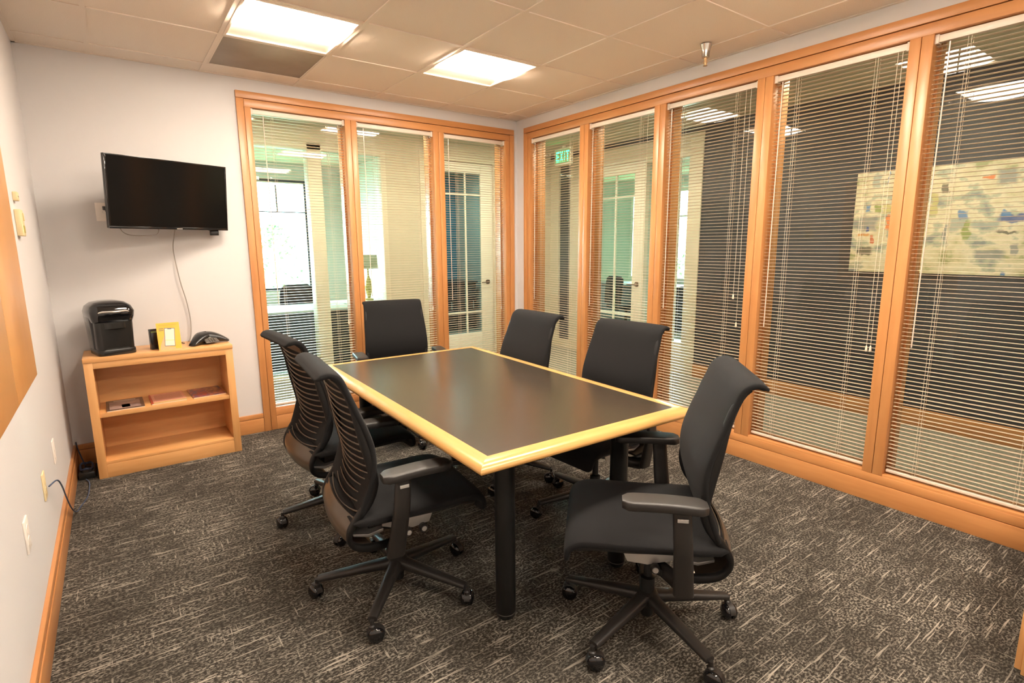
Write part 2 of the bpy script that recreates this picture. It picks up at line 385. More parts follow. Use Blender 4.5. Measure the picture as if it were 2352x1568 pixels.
# ------------------------------------------------------------------ venetian blinds
def slat_mesh(L, axis):
    g = G(); n = 4; R = []
    for k in range(n+1):
        d = -.0125+.025*k/n; z = .0013*(1-(2*k/n-1)**2)
        R.append((d, z))
    top = R; bot = [(d, z-.0007) for d, z in reversed(R)]
    ring = top+bot
    for s in (-L/2, L/2): pass
    rr = [[(s, d, z) if axis == 'x' else (d, s, z) for d, z in ring] for s in (-L/2, L/2)]
    return g.rings(rr).mesh('slat', slat_m, smooth=True, ang=60)
PITCH = .0213
def blind(u0, u1, axis, label, cords=(), wand=None, tilt=-2, bottom=SZ+.022, grp='white venetian blinds'):
    L = u1-u0-.012; c = (u0+u1)/2; D = .020
    b = tag(empty('venetian_blind', (c, D, 0) if axis == 'x' else (D, c, 0)), label, 'window blind', grp)
    def bx(a0, a1, d0, d1, z0, z1, g=None):
        g = g or G(); return g.box(a0, a1, d0, d1, z0, z1) if axis == 'x' else g.box(d0, d1, a0, a1, z0, z1)
    def P(a, d, z): return (a, d, z) if axis == 'x' else (d, a, z)
    h = L/2
    bx(-h, h, -.017, .017, TZ-.038, TZ-.006).build('headrail', blind_m, b, bev=.002)
    for s in (-1, 1): bx(s*(h+.004)-.014, s*(h+.004)+.014, -.022, .02, TZ-.044, TZ-.002).build('bracket', blind_m, b, bev=.002)
    bx(-h, h, -.013, .013, bottom-.010, bottom+.006).build('bottom_rail', blind_m, b, bev=.003)
    z = TZ-.055; me = slat_mesh(L, axis); n = int((z-bottom-.015)/PITCH)
    tl = math.radians(tilt)
    rot = (tl, 0, 0) if axis == 'x' else (0, -tl, 0)
    for k in range(n+1):
        zz = z-k*PITCH
        r = (rot[0]+random.uniform(-.02, .02), 0, 0) if axis == 'x' else (0, rot[1]+random.uniform(-.02, .02), 0)
        inst('slat', me, b, (0, 0, zz), r)
    for s in (-.62, 0, .62) if L > .72 else (-.6, .6):
        a = s*h
        for d in (-.0135, .0135):
            G().tube([P(a, d, TZ-.04), P(a, d, bottom)], .0009, 5).build('ladder_cord', cord_m, b)
        G().tube([P(a+.012, -.0145, TZ-.04), P(a+.012, -.0145, bottom)], .0007, 5).build('lift_cord', cord_m, b)
    for (a, ze) in cords:
        G().tube([P(a-c, -.019, TZ-.04), P(a-c, -.020, ze)], .0011, 5).build('pull_cord', cord_m, b)
        g = G().lathe([(.002, .012), (.004, .010), (.006, -.008), (.007, -.016), (.005, -.02), (.0005, -.02)], 10); g.shift(P(a-c, -.020, ze))
        g.build('cord_tassel', cord_m, b, smooth=True)
    if wand:
        a, ze = wand
        G().tube([P(a-c, -.020, TZ-.045), P(a-c+.004, -.022, ze)], .0032, 6).build('tilt_wand', mat('clear_wand', (.62, .52, .44), .2) if not bpy.data.materials.get('clear_wand') else bpy.data.materials['clear_wand'], b, smooth=True)
    return b
blind(*BO[0], 'x', 'white venetian blind in the far wall window nearest the television', cords=[(-1.756, .80)], wand=(-2.30, .98))
blind(*BO[1], 'x', 'white venetian blind in the middle window of the far wall', cords=[(-.965, .86)], wand=(-1.545, 1.0))
blind(*BO[2], 'x', 'white venetian blind in front of the blue glazed door', cords=[(-.20, .81)], wand=(-.762, .915))
R_ = [tuple(sorted(o)) for o in RO]
blind(*R_[0], 'y', 'venetian blind in the corner window with the green exit sign behind', cords=[(-.885, .85)], wand=(-.285, .9))
blind(*R_[1], 'y', 'venetian blind second from the room corner, in front of the hall door', cords=[(-1.62, .80)], wand=(-1.05, .9))
blind(*R_[2], 'y', 'venetian blind in the middle window of the long row, cord with single tassel', cords=[(-2.428, .895), (-2.395, 1.08)], wand=(-1.835, .95))
blind(*R_[3], 'y', 'venetian blind with two tassels side by side, left of the wide painting', cords=[(-3.213, .853), (-3.233, .855)], wand=(-2.625, .9))
blind(*R_[4], 'y', 'venetian blind in the window nearest the camera over the painting', cords=[], wand=(-3.425, .885))

# ------------------------------------------------------------------ conference table
TR = -.0257
tb = tag(empty('conference_table', (-1.890, -2.1915, 0), TR), 'rectangular black topped conference table with pale maple edge', 'table')
TWi, TLi, EW, TT = .9287/2, 1.6913/2, .066, .740
G().box(-TWi, TWi, -TLi, TLi, TT-.03, TT).build('tabletop', tabletop, tb)
prof = [(0, 0), (.030, .0004), (.046, -.002), (.058, -.008), (EW, -.018), (EW+.001, -.024), (EW-.004, -.031), (.045, -.035), (0, -.035)]
def edge(side, m):
    R = []
    for e in (-1, 1):
        ring = []
        for o, dz in prof:
            if side in 'NS':
                s = 1 if side == 'N' else -1; ring.append((e*(TWi+o), s*(TLi+o), TT+dz+.0005))
            else:
                s = 1 if side == 'E' else -1; ring.append((s*(TWi+o), e*(TLi+o), TT+dz+.0005))
        R.append(ring)
    G().rings(R).build('edge_board', m, tb, smooth=True, ang=50)
edge('N', te_x); edge('S', te_x); edge('E', te_y); edge('W', te_y)
G().box(-TWi+.03, TWi-.03, -TLi+.03, TLi-.03, TT-.05, TT-.031).build('underframe', legm, tb, bev=.003)
leg_me = G().lathe([(.0001, 0), (.030, .0), (.034, .004), (.036, .012), (.036, .02), (.0385, .024), (.0385, TT-.075), (.0395, TT-.073), (.0395, TT-.052), (.0001, TT-.052)], 32).mesh('leg', legm, smooth=True)
ring_me = G().lathe([(.0385, .020), (.0388, .0205), (.0388, .0225), (.0385, .023)], 32).mesh('foot_ring', mat('grey_ring', (.08, .075, .07), .3), smooth=True)
for sx, sy in ((-.30, -.70), (.30, -.70), (-.30, .78), (.30, .78)):
    l = inst('leg', leg_me, tb, (sx, sy, 0)); inst('foot_ring', ring_me, l)

# ------------------------------------------------------------------ office chairs
def rail_path(n=40):
    P = [(-.262, .984), (-.236, .955), (-.205, .872), (-.182, .755), (-.160, .655), (-.152, .585), (-.172, .520), (-.212, .465), (-.238, .418), (-.236, .372), (-.205, .338), (-.14, .318), (-.07, .312), (0, .325)]
    return spline(P, n)
def hw_at(z): # half width of the back by height
    pts = [(.28, .16), (.33, .185), (.40, .205), (.50, .218), (.65, .222), (.80, .216), (.95, .206), (1.05, .204)]
    for (a, b), (c, d) in zip(pts, pts[1:]):
        if z <= c: return b+(d-b)*max(0, (z-a)/(c-a))
    return pts[-1][1]
def make_chair():
    ch = empty('office_chair')
    # fabric pad: rolled lip, lumbar bow, straight to the seat
    PF = [(-.318, .978), (-.300, .990), (-.272, .994), (-.240, .975), (-.214, .93), (-.188, .865), (-.158, .79), (-.136, .715), (-.134, .640), (-.155, .56), (-.180, .49), (-.190, .465)]
    S = spline(PF, 44); st = []
    for i, (y, z) in enumerate(S):
        a = S[max(i-1, 0)]; b = S[min(i+1, len(S)-1)]; t = Vector((0, b[0]-a[0], b[1]-a[1])).normalized(); nn = Vector((0, t.z*-1, t.y))
        u = i/(len(S)-1); w_ = hw_at(z)+.0165
        if i < 4: w_ -= (.030, .012, .005, .001)[i]
        if u > .93: w_ -= .03*((u-.93)/.07)**2
        ht = .014 if 3 < i < 41 else (.006, .008, .009, .010)[min(i, 43-i)]
        st.append(((0, y, z), (1, 0, 0), nn, w_, ht))
    g = G(); g.super_loft(st, 36, 5)
    g.v = [(x, y+.004-.010*(abs(x)/.22)**3*(1 if z < .93 else max(0, (z-.99)/-.06)), z) for x, y, z in g.v]
    g.build('backrest_pad', fabric, ch, smooth=True, ang=70)
    # piping round the lip
    RP = rail_path()
    for s in (-1, 1):
        R = []
        for i, (y, z) in enumerate(RP):
            a = RP[max(i-1, 0)]; b = RP[min(i+1, len(RP)-1)]; t = Vector((0, b[0]-a[0], b[1]-a[1])).normalized(); nn = Vector((0, -t.z, t.y))
            hw = hw_at(z); zz = z
            if i > 28: hw = hw_at(.36) - .05*((i-28)/11)**1.5
            wd = .0135; k_ = math.sin(PI*min(1, max(0, (i-1)/25))); th = .009+.008*k_ if i < 26 else .010+.005*min(1, (i-26)/6); y += (th-.010)*.8 if i < 26 else 0
            R.append((Vector((s*hw, y+.004, z)), Vector((1, 0, 0)), nn, wd, th))
        G().super_loft(R, 12, 3).build('back_rail', railm, ch, smooth=True, ang=60)
    # top shell under the lip, lower shell panel
    def shell(i0, i1, name, m, inset=.008, yoff=0, bow=.018):
        st = []
        for i in range(i0, i1):
            y, z = RP[i]; a = RP[max(i-1, 0)]; b = RP[min(i+1, len(RP)-1)]; t = Vector((0, b[0]-a[0], b[1]-a[1])).normalized(); nn = Vector((0, -t.z, t.y))
            hw = hw_at(z) - inset
            if i > 28: hw = hw_at(.36) - .05*((i-28)/11)**1.5 - inset
            row = []
            for k in range(9):
                x = -hw+2*hw*k/8; q = 1-(x/hw)**2
                row.append(Vector((x, y+yoff, z))-nn*(-1)*0 + nn*0 + Vector((0, -bow*q, 0)))
            st.append((row, nn))
        R = [[p+nn*.003 for p in row]+[p-nn*.003 for p in reversed(row)] for row, nn in st]
        return G().rings(R).build(name, m, ch, smooth=True, ang=60)
    shell(0, 5, 'top_shell', plastic2, bow=.004)
    shell(21, 34, 'lower_shell', rib_m, bow=.022)
    # cross ribs of the back
    nr = 17
    for k in range(nr):
        z = .925 - k*(.925-.485)/(nr-1)
        y = min(RP[:24], key=lambda p: abs(p[1]-z))[0]
        # interpolate y precisely
        for a, b in zip(RP[:26], RP[1:27]):
            if a[1] >= z >= b[1]: u = (a[1]-z)/max(a[1]-b[1], 1e-6); y = a[0]+(b[0]-a[0])*u; break
        hw = hw_at(z)-.006; pts = []
        bow = .014+.016*k/nr; drop = .012+.012*k/nr
        for q in range(11):
            x = -hw+2*hw*q/10; e = 1-(x/hw)**2
            pts.append((x, y+.002-bow*e, z-drop*e))
        G().tube(pts, .0032, 6, flat=(.8, 1.2)).build('back_rib', rib_m, ch, smooth=True, ang=80)
    # seat with waterfall front
    PS = [(-.205, .432), (-.215, .452), (-.195, .468), (-.12, .470), (0, .468), (.12, .470), (.20, .472), (.252, .464), (.282, .440), (.293, .405), (.290, .368)]
    S = spline(PS, 36); st = []
    for i, (y, z) in enumerate(S):
        a = S[max(i-1, 0)]; b = S[min(i+1, len(S)-1)]; t = Vector((0, b[0]-a[0], b[1]-a[1])).normalized(); nn = Vector((0, -t.z, t.y))
        u = i/35; hw = .205+.045*min(1, u/.28)**.7 - .012*max(0, (u-.6)/.4)
        if u > .9: hw -= .03*((u-.9)/.1)**2
        ht = .017 if 3 < i < 28 else (.010 if i <= 3 else .017-.009*(i-27)/8)
        st.append(((0, y-.0*nn.y, z-.012*nn.z), (1, 0, 0), nn, hw, ht))
    g = G(); g.super_loft(st, 40, 6); g.v = [(x, y, z-.010*max(0, (abs(x)-.15)/.1)**2) for x, y, z in g.v]
    g.build('seat', fabric, ch, smooth=True, ang=75)
    g = G(); R = []
    for y, hw, z0 in ((-.20, .17, .425), (-.12, .225, .418), (.1, .235, .415), (.2, .232, .415), (.262, .222, .40)):
        R.append([(-hw, y, z0+.022), (hw, y, z0+.022), (hw-.012, y, z0), (-hw+.012, y, z0)])
    g.rings(R).build('seat_pan', plastic, ch, bev=.004)
    # mechanism with silver side plates and knobs
    G().rings([[(-.10, -.14, .35), (.10, -.14, .35), (.10, -.14, .41), (-.10, -.14, .41)], [(-.11, 0, .315), (.11, 0, .315), (.11, 0, .415), (-.11, 0, .415)], [(-.09, .13, .36), (.09, .13, .36), (.09, .13, .415), (-.09, .13, .415)]]).build('mechanism', plastic, ch, bev=.006)
    for s in (-1, 1):
        x = s*.148
        G().rings([[(x-.004, y, z) for y, z in ((-.10, .405), (.115, .405), (.088, .345), (.02, .338), (-.07, .362), (-.10, .375))], [(x+.004, y, z) for y, z in ((-.10, .405), (.115, .405), (.088, .345), (.02, .338), (-.07, .362), (-.10, .375))]]).build('side_plate', silver, ch, bev=.002)
        # curved link from the back rail forward to the mechanism
        for yk in ((-.01, .052) if s > 0 else (-.01,)):
            g = G().lathe([(.0001, 0), (.015, 0), (.016, .004), (.016, .02), (.013, .024), (.0001, .024)], 18, axis='x')
            if s < 0: g.v = [(-a, b, c) for a, b, c in g.v]
            g.shift((x+s*.006, yk+.005, .335)); kn = g.build('knob', plastic2, ch, smooth=True)
            g = G().lathe([(.0001, 0), (.0105, 0), (.009, .003), (.0001, .004)], 16, axis='x')
            if s < 0: g.v = [(-a, b, c) for a, b, c in g.v]
            g.shift((x+s*.030, yk+.005, .335)); g.build('knob_cap', silver, kn, smooth=True)
        # armrest: post leaning out from the mechanism arm, pad on top
        st = []
        for t_ in range(9):
            u = t_/8; zc = .305+(.615-.305)*u
            st.append(((s*(.255+.045*min(1, u*1.6)), -.085+.025*u, zc), (0, 1, 0), (1, 0, 0), .033-.005*u, .017-.003*u))
        G().super_loft(st, 18, 3.2).build('arm_post', plastic2, ch, smooth=True, ang=60)
        G().tube([(s*.13, -.02, .325), (s*.17, -.06, .312), (s*.22, -.085, .312), (s*.258, -.088, .33)], [.02, .022, .024, .022], 12, flat=(1, 1.3)).build('arm_bracket', plastic, ch, smooth=True)
        G().box(s*.318-.002, s*.318+.002, -.078, -.045, .588, .600).build('arm_button', silver, ch, bev=.001)
        st = []
        for t_ in range(15):
            u = t_/14; y = -.135+.255*u
            hw = .041 if .12 < u < .88 else .041-.018*((abs(u-.5)-.38)/.12)**2
            st.append(((s*(.300-.010*u), y, .632+.004*math.sin(PI*u)), (1, 0, 0), (0, 0, 1), hw, .0155 if .06 < u < .94 else .0125))
        G().super_loft(st, 24, 6).build('armrest', plastic2, ch, smooth=True, ang=60)
    G().rings([[(-.13, -.205, .352), (.13, -.205, .352), (.13, -.205, .362), (-.13, -.205, .362)], [(-.135, -.15, .338), (.135, -.15, .338), (.135, -.15, .350), (-.135, -.15, .350)], [(-.13, -.09, .345), (.13, -.09, .345), (.13, -.09, .357), (-.13, -.09, .357)]]).build('carriage_plate', silver, ch, bev=.002)
    G().lathe([(.0001, .045), (.022, .045), (.024, .05), (.024, .118), (.0275, .12), (.0275, .20), (.016, .205), (.016, .33), (.0001, .33)], 20).build('gas_cylinder', legm, ch, smooth=True)
    G().lathe([(.028, .085), (.040, .090), (.044, .115), (.041, .138), (.028, .146)], 24).build('base_hub', plastic2, ch, smooth=True)
    return ch
def arm_mesh():
    st = []
    for t in range(12):
        u = t/11; r = .028+.292*u
        z = .120-.032*u; hw = .027-.009*u; ht = .022-.011*u
        st.append(((r, 0, z), (0, 1, 0), (0, 0, 1), hw, ht))
    return G().super_loft(st, 14, 3).mesh('base_leg', plastic2, smooth=True, ang=50)
def caster_meshes():
    g = G().lathe([(.0001, -.009), (.027, -.009), (.030, -.006), (.0305, .000), (.0285, .006), (.022, .011), (.010, .014), (.0001, .0145)], 24, axis='y')
    wh = g.shift((0, 0, .0305)).mesh('wheel', gloss, smooth=True)
    R = []
    for k in range(11):
        a = math.radians(5+k*17); c, s = math.cos(a), math.sin(a)
        R.append([(c*.0335, -.011, .0305+s*.0335), (c*.0335, .011, .0305+s*.0335), (c*.029, .011, .0305+s*.029), (c*.029, -.011, .0305+s*.029)])
    g = G().rings(R).lathe([(.013, .052), (.013, .066), (.008, .070), (.008, .088), (.0001, .088)], 12, c=(.012, 0, 0))
    return g.mesh('caster', plastic2, smooth=True, ang=40), wh
chair0 = make_chair(); ARM = arm_mesh(); HD, WH = caster_meshes()
def add_base(ch, deg, casters):
    """deg: angle of the first leg in the chair's own frame"""
    for k in range(5):
        a = math.radians(deg+72*k)
        inst('base_leg', ARM, ch, (0, 0, 0), (0, 0, a))
        cr = random.uniform(0, 2*PI) if casters is None else math.radians(casters[k % len(casters)])
        o = (math.cos(a)*.325, math.sin(a)*.325)
        c_ = inst('caster', HD, ch, (o[0]-.012*math.cos(cr), o[1]-.012*math.sin(cr), 0), (0, 0, cr))
        for s in (-1, 1): inst('wheel', WH, c_, (0, s*.0125, 0), (0, 0, 0 if s > 0 else PI))
# name, x, y, facing (radians, world), world angle of one base leg, label
CH = [(-2.468, -2.468, -.10, 13, 'black office chair nearest the camera on the bookcase side, ribbed back showing'),
      (-2.415, -1.700, .04, 30, 'black office chair half hidden behind the nearest ribbed chair back'),
      (-1.640, -.760, -1.79, 50, 'black office chair at the far end of the table facing it'),
      (-1.440, -1.780, 3.12, 10, 'black office chair on the window side nearest the room corner'),
      (-1.320, -2.470, 3.20, 17, 'black office chair in the middle of the window side'),
      (-1.808, -3.240, 2.36, 43, 'black office chair at the near table end turned sideways, seat fully visible')]
cast_a = [[200, 100, 20, 260, 330], None, None, None, [30, 80, 200, 120, 300], [190, 80, 100, 60, 20]]
chairs = []
for i, (x, y, th, b, l) in enumerate(CH):
    o = chair0 if i == 0 else copy_tree(chair0)
    chairs.append(o)
for i, (x, y, th, b, l) in enumerate(CH):
    o = chairs[i]; o.location = (x, y, 0); o.rotation_euler = (0, 0, th-PI/2)
    tag(o, l, 'chair', 'black office chairs around the conference table')
    add_base(o, b-math.degrees(th-PI/2), cast_a[i])

# ------------------------------------------------------------------ bookcase and the things on it
X0, X1, Y0, HT = -3.508, -2.698, -.355, .765
bc = tag(empty('bookcase', ((X0+X1)/2, Y0/2-.01, 0)), 'low birch bookcase with one middle shelf under the television', 'bookcase')
def bb(name, x0, x1, y0, y1, z0, z1, m, bev=.0015):
    cx, cy = (X0+X1)/2, Y0/2-.01
    return G().box(x0-cx, x1-cx, y0-cy, y1-cy, z0, z1).build(name, m, bc, bev=bev)
bb('top', X0-.002, X1+.002, Y0-.004, -.022, HT-.030, HT, bw_x, .004)
bb('side_panel', X0, X0+.045, Y0+.001, -.022, 0, HT-.030, bw_z); bb('side_panel', X1-.045, X1, Y0+.001, -.022, 0, HT-.030, bw_z)
bb('top_rail', X0+.045, X1-.045, Y0+.001, Y0+.02, HT-.068, HT-.030, bw_x)
bb('shelf', X0+.045, X1-.045, Y0+.012, -.032, .385, .412, bw_x)
bb('bottom_shelf', X0+.045, X1-.045, Y0+.004, -.032, .085, .105, bw_x)
bb('kick_board', X0+.045, X1-.045, Y0+.002, Y0+.02, 0, .085, bw_x)
bb('back_panel', X0+.045, X1-.045, -.032, -.022, .0, HT-.030, bw_x, 0)
# coffee maker
cmx, cmy = -3.352, -.212
cm = tag(empty('coffee_maker', (cmx, cmy, HT), .22), 'glossy black single cup coffee maker with silver handle', 'coffee maker')
def rrect(cx, cy, hx, hy, r, z, n=5):
    out = []
    for sx, sy, a0 in ((1, 1, 0), (-1, 1, 90), (-1, -1, 180), (1, -1, 270)):
        for k in range(n):
            a = math.radians(a0+90*k/(n-1)); out.append((cx+sx*(hx-r)+r*math.cos(a), cy+sy*(hy-r)+r*math.sin(a), z))
    return out
G().rings([rrect(0, 0, .098, .118, .035, 0), rrect(0, 0, .10, .12, .035, .004), rrect(0, 0, .10, .12, .035, .03), rrect(0, .0, .098, .118, .035, .036)]).build('base', semig, cm, smooth=True)
G().rings([rrect(0, .045, .10, .078, .03, .036), rrect(0, .043, .106, .084, .03, .15), rrect(0, .040, .112, .09, .03, .235)]).build('water_tank', gloss, cm, smooth=True)
G().rings([rrect(0, .012, .104, .118, .035, .205), rrect(0, .006, .112, .126, .04, .235), rrect(0, .004, .116, .13, .045, .268), rrect(0, .012, .106, .116, .045, .300), rrect(0, .022, .08, .09, .04, .322), rrect(0, .03, .04, .05, .03, .331)]).build('lid', gloss, cm, smooth=True, ang=60)
G().rings([rrect(0, -.075, .062, .05, .03, .20), rrect(0, -.075, .062, .05, .03, .165), rrect(0, -.06, .03, .03, .02, .15)]).build('brew_head', semig, cm, smooth=True)
G().rings([rrect(0, -.04, .095, .07, .03, .036), rrect(0, -.03, .099, .085, .03, .205)]).build('cup_bay', semig, cm, smooth=True)
G().tube([(-.085, -.108, .262), (-.06, -.132, .272), (0, -.142, .270), (.06, -.132, .272), (.085, -.108, .262)], [.008, .010, .011, .010, .008], 10, flat=(1, .6)).build('handle', silver, cm, smooth=True)
G().rings([rrect(0, -.085, .07, .03, .02, .036), rrect(0, -.085, .07, .03, .02, .042)]).build('drip_tray', plastic2, cm)
# promotional card on an acrylic stand
cd = tag(empty('card_stand', (-3.052, -.318, HT), .05), 'upright yellow leaflet with a phone picture standing on bookcase', 'leaflet')
ttl = Matrix.Rotation(math.radians(-9), 4, 'X')
def flat(name, m, x0, x1, z0, z1, d, th=.0006):
    return G().box(x0, x1, -d-th, -d, z0, z1).xf(ttl).build(name, m, cd)
yel = noisy('leaflet_yellow', (.86, .40, .035), (.90, .46, .06), 9, .4)
G().box(-.064, .064, -.001, .001, 0, .175).xf(ttl).build('sheet', yel, cd)
G().box(-.066, .066, -.0012, .05, 0, .003).build('stand_foot', mat('acrylic', (.5, .4, .3), .1), cd)
inkm = mat('leaflet_ink', (.22, .20, .10), .5); hand = mat('leaflet_hand', (.86, .38, .20), .5)
flat('printed_line', mat('leaflet_faint_ink', (.62, .32, .05), .5), -.052, .045, .159, .162, .0012)
flat('printed_line', inkm, -.052, -.026, .136, .141, .0012); flat('printed_line', inkm, -.052, -.026, .125, .130, .0012)
poly = [(-.058, 0), (-.052, .03), (-.040, .06), (-.028, .088), (-.018, .094), (-.014, .07), (-.010, .03), (.0, .018), (.028, .014), (.030, .002), (.0, 0)]
G().rings([[(x, -.0012, z) for x, z in poly], [(x, -.0017, z) for x, z in poly]]).xf(ttl).build('printed_hand', hand, cd)
pm = Matrix.Rotation(math.radians(4), 4, 'Y')
def ph(name, m, x0, x1, z0, z1, d): return G().box(x0-.004, x1-.004, -d-.0004, -d, z0-.075, z1-.075).xf(Matrix.Translation((.004, 0, .075)) @ pm).xf(ttl).build(name, m, cd)
ph('printed_phone', mat('phone_rim', (.12, .13, .17), .4), -.026, .032, .022, .140, .0019)
ph('printed_screen', mat('phone_screen', (.80, .70, .55), .4), -.023, .029, .026, .136, .0024)
ph('printed_line', mat('phone_bar', (.85, .60, .25), .4), -.023, .029, .060, .064, .0029)
ph('printed_line', mat('phone_notch', (.15, .15, .18), .4), -.008, .014, .132, .136, .0029)
# leaflet holder behind it
lh = tag(empty('leaflet_holder', (-3.125, -.232, HT), .25), 'small black holder half hidden behind the yellow leaflet', 'holder')
G().box(-.03, .03, -.02, -.017, 0, .11).box(-.03, .03, .017, .02, 0, .13).box(-.03, -.027, -.017, .017, 0, .12).box(.027, .03, -.017, .017, 0, .12).box(-.027, .027, -.017, .017, 0, .003).build('case', semig, lh, bev=.0008)
G().box(-.024, .024, -.008, -.002, .003, .118).build('card', mat('green_card', (.10, .12, .03), .5), lh)
# conference phone: three arms rising to a domed centre
cp = tag(empty('conference_phone', (-2.835, -.185, HT), .35), 'black three-armed conference telephone on the bookcase top', 'telephone')
def lobe(deg):
    a = math.radians(deg); st = []
    for t in range(12):
        u = t/11; r = .01+.135*u; z = .062*math.cos(u*PI/2)**.9+.010
        st.append(((math.cos(a)*r, math.sin(a)*r, z*.55+.004), (-math.sin(a), math.cos(a), 0), (0, 0, 1), .060-.036*u**.8, z*.5))
    return st
for d in (90, 210, 330): G().super_loft(lobe(d), 18, 2.6).build('arm', semig, cp, smooth=True, ang=60)
G().lathe([(.0001, .006), (.062, .006), (.066, .02), (.058, .048), (.035, .066), (.0001, .072)], 24).build('speaker_dome', mat('phone_grille', (.022, .020, .018), .45), cp, smooth=True)
kp = G().rings([[(-.045, -.100, .012), (.045, -.100, .012), (.045, -.100, .018), (-.045, -.100, .018)], [(-.038, -.035, .035), (.038, -.035, .035), (.038, -.040, .058), (-.038, -.040, .058)]]).build('keypad', mat('phone_keypad', (.10, .085, .07), .35), cp, bev=.003)
G().rings([[(-.026, -.062, .0425), (.026, -.062, .0425), (.026, -.062, .0455), (-.026, -.062, .0455)], [(-.026, -.046, .053), (.026, -.046, .053), (.026, -.046, .0565), (-.026, -.046, .0565)]]).build('display', mat('lcd', (.30, .32, .26), .2), kp)
for i in range(3):
    for j in range(3):
        G().lathe([(.0045, 0), (.0045, .003), (.0001, .004)], 8).shift((-.016+.016*i, -.094+.010*j, .0205+.0062*j)).build('key', semig, kp)
# magazines on the shelf
def magazine(x, y, rz, cols, label, w_=.20, d_=.27, t=.007):
    m_ = tag(empty('magazine', (x, y, .412), rz), label, 'magazine', 'magazines on the middle shelf')
    G().box(-w_/2+.002, w_/2-.002, -d_/2+.002, d_/2-.002, 0, t-.0012).build('pages', mat('magazine_pages', (.72, .66, .56), .6) if not bpy.data.materials.get('magazine_pages') else bpy.data.materials['magazine_pages'], m_)
    G().box(-w_/2, w_/2, -d_/2, d_/2, t-.0012, t).build('cover', cols[0], m_)
    for (x0, x1, y0, y1), c in cols[1]:
        G().box(x0*w_, x1*w_, y0*d_, y1*d_, t, t+.0004).build('cover_print', c, m_)
    return m_
brn = noisy('cover_brown', (.10, .055, .04), (.30, .20, .17), 25, .3, lo=.4, hi=.6)
magazine(-3.330, -.19, .02, (mat('cover_dark', (.07, .045, .035), .3), [((-.42, .40, -.42, .30), noisy('cover_photo', (.42, .30, .26), (.20, .14, .14), 14, .3)), ((-.1, .12, -.35, -.05), brn), ((-.30, .30, .34, .42), mat('cover_title', (.55, .45, .38), .4))]),
         'magazine with dark border and pale photo, at the shelf end under the coffee maker')
magazine(-3.095, -.175, .03, (noisy('cover_pink', (.62, .26, .17), (.74, .36, .24), 40, .35), [((-.5, -.44, -.5, .5), mat('cover_red', (.45, .06, .03), .35)), ((-.44, .5, -.5, -.40), mat('cover_green', (.50, .42, .14), .35)), ((-.36, .42, -.32, .36), noisy('cover_text', (.66, .34, .22), (.50, .20, .14), 160, .4, axis=(1, 4, 1)))]),
         'pink covered magazine lying in the middle of the shelf')
magazine(-2.862, -.165, .06, (noisy('cover_mixed', (.10, .05, .09), (.42, .13, .05), 30, .3, lo=.42, hi=.58), [((-.45, .0, -.45, .30), noisy('cover_mixed_photo', (.35, .05, .02), (.12, .07, .14), 30, .3, lo=.45, hi=.55)), ((.04, .42, -.1, .40), noisy('cover_orange_photo', (.48, .20, .04), (.15, .03, .03), 40, .3))]),
         'multicoloured magazine at the shelf end nearest the window')

# ------------------------------------------------------------------ television and cables
tv = tag(empty('television', (-2.946, -.240, 1.748)), 'black flat television on a swivel wall mount above the bookcase', 'television')
tv.rotation_euler = (Matrix.Rotation(.3826, 3, 'Z') @ Matrix.Rotation(.0997, 3, 'X')).to_euler()
TW_, TH_ = .365, .215
G().box(-TW_, TW_, .002, .030, -TH_, TH_).rings([[(-.20, .030, -.17), (.20, .030, -.17), (.20, .030, .10), (-.20, .030, .10)], [(-.17, .060, -.15), (.17, .060, -.15), (.17, .060, .06), (-.17, .060, .06)]]).build('housing', semig, tv, bev=.003)
G().box(-TW_, TW_, -.006, .002, TH_-.009, TH_).box(-TW_, TW_, -.006, .002, -TH_, -TH_+.014).box(-TW_, -TW_+.009, -.006, .002, -TH_+.014, TH_-.009).box(TW_-.009, TW_, -.006, .002, -TH_+.014, TH_-.009).build('bezel', gloss, tv, bev=.001)
G().box(-TW_+.009, TW_-.009, -.002, .002, -TH_+.014, TH_-.009).build('screen', screen_m, tv)
G().box(.02, .055, -.0065, -.006, -TH_+.003, -TH_+.008).build('badge', silver, tv)
mnt = tag(empty('wall_mount', (-2.93, -.012, 1.75)), 'black metal swivel bracket behind the television', 'bracket')
G().box(-.05, .05, 0, .012, -.11, .11).build('wall_plate', legm, mnt, bev=.002)
G().tube([(.0, -.0, .02), (.03, -.05, .02), (-.005, -.135, .0)], .014, 10).tube([(.0, -.0, -.03), (.03, -.05, -.03), (-.005, -.135, -.03)], .014, 10).build('arm', legm, mnt, smooth=True)
dg = tag(empty('media_adapter', (-2.700, -.075, 1.517)), 'small black box hanging from the television bottom edge', 'adapter')
G().box(-.027, .027, -.014, .014, -.018, .018).build('case', semig, dg, bev=.003)
G().tube([(-.02, .002, .016), (-.06, -.005, .026), (-.13, -.02, .03), (-.17, -.04, .035)], .0025, 6).build('lead', plastic, dg, smooth=True)
def cable(name, pts, r, m, label, n=40):
    return tag(G().tube(spline(pts, n), r, 7).build(name, m, smooth=True, ang=80), label, 'cable')
cable('cable', [(-2.935, -.16, 1.56), (-2.945, -.12, 1.50), (-2.954, -.05, 1.42), (-2.948, -.03, 1.325), (-2.931, -.03, 1.175), (-2.909, -.03, 1.052), (-2.897, -.03, .929), (-2.902, -.035, .83), (-2.915, -.040, .775), (-2.925, -.05, .769)], .0034, greyc, 'thin grey cable hanging from the television down to the bookcase top')
loop = cable('cable', [(-3.24, -.27, 1.545), (-3.225, -.22, 1.515), (-3.185, -.18, 1.497), (-3.11, -.17, 1.495), (-3.05, -.18, 1.502), (-3.03, -.19, 1.54)], .0028, greyc, 'short cable loop drooping under the television')
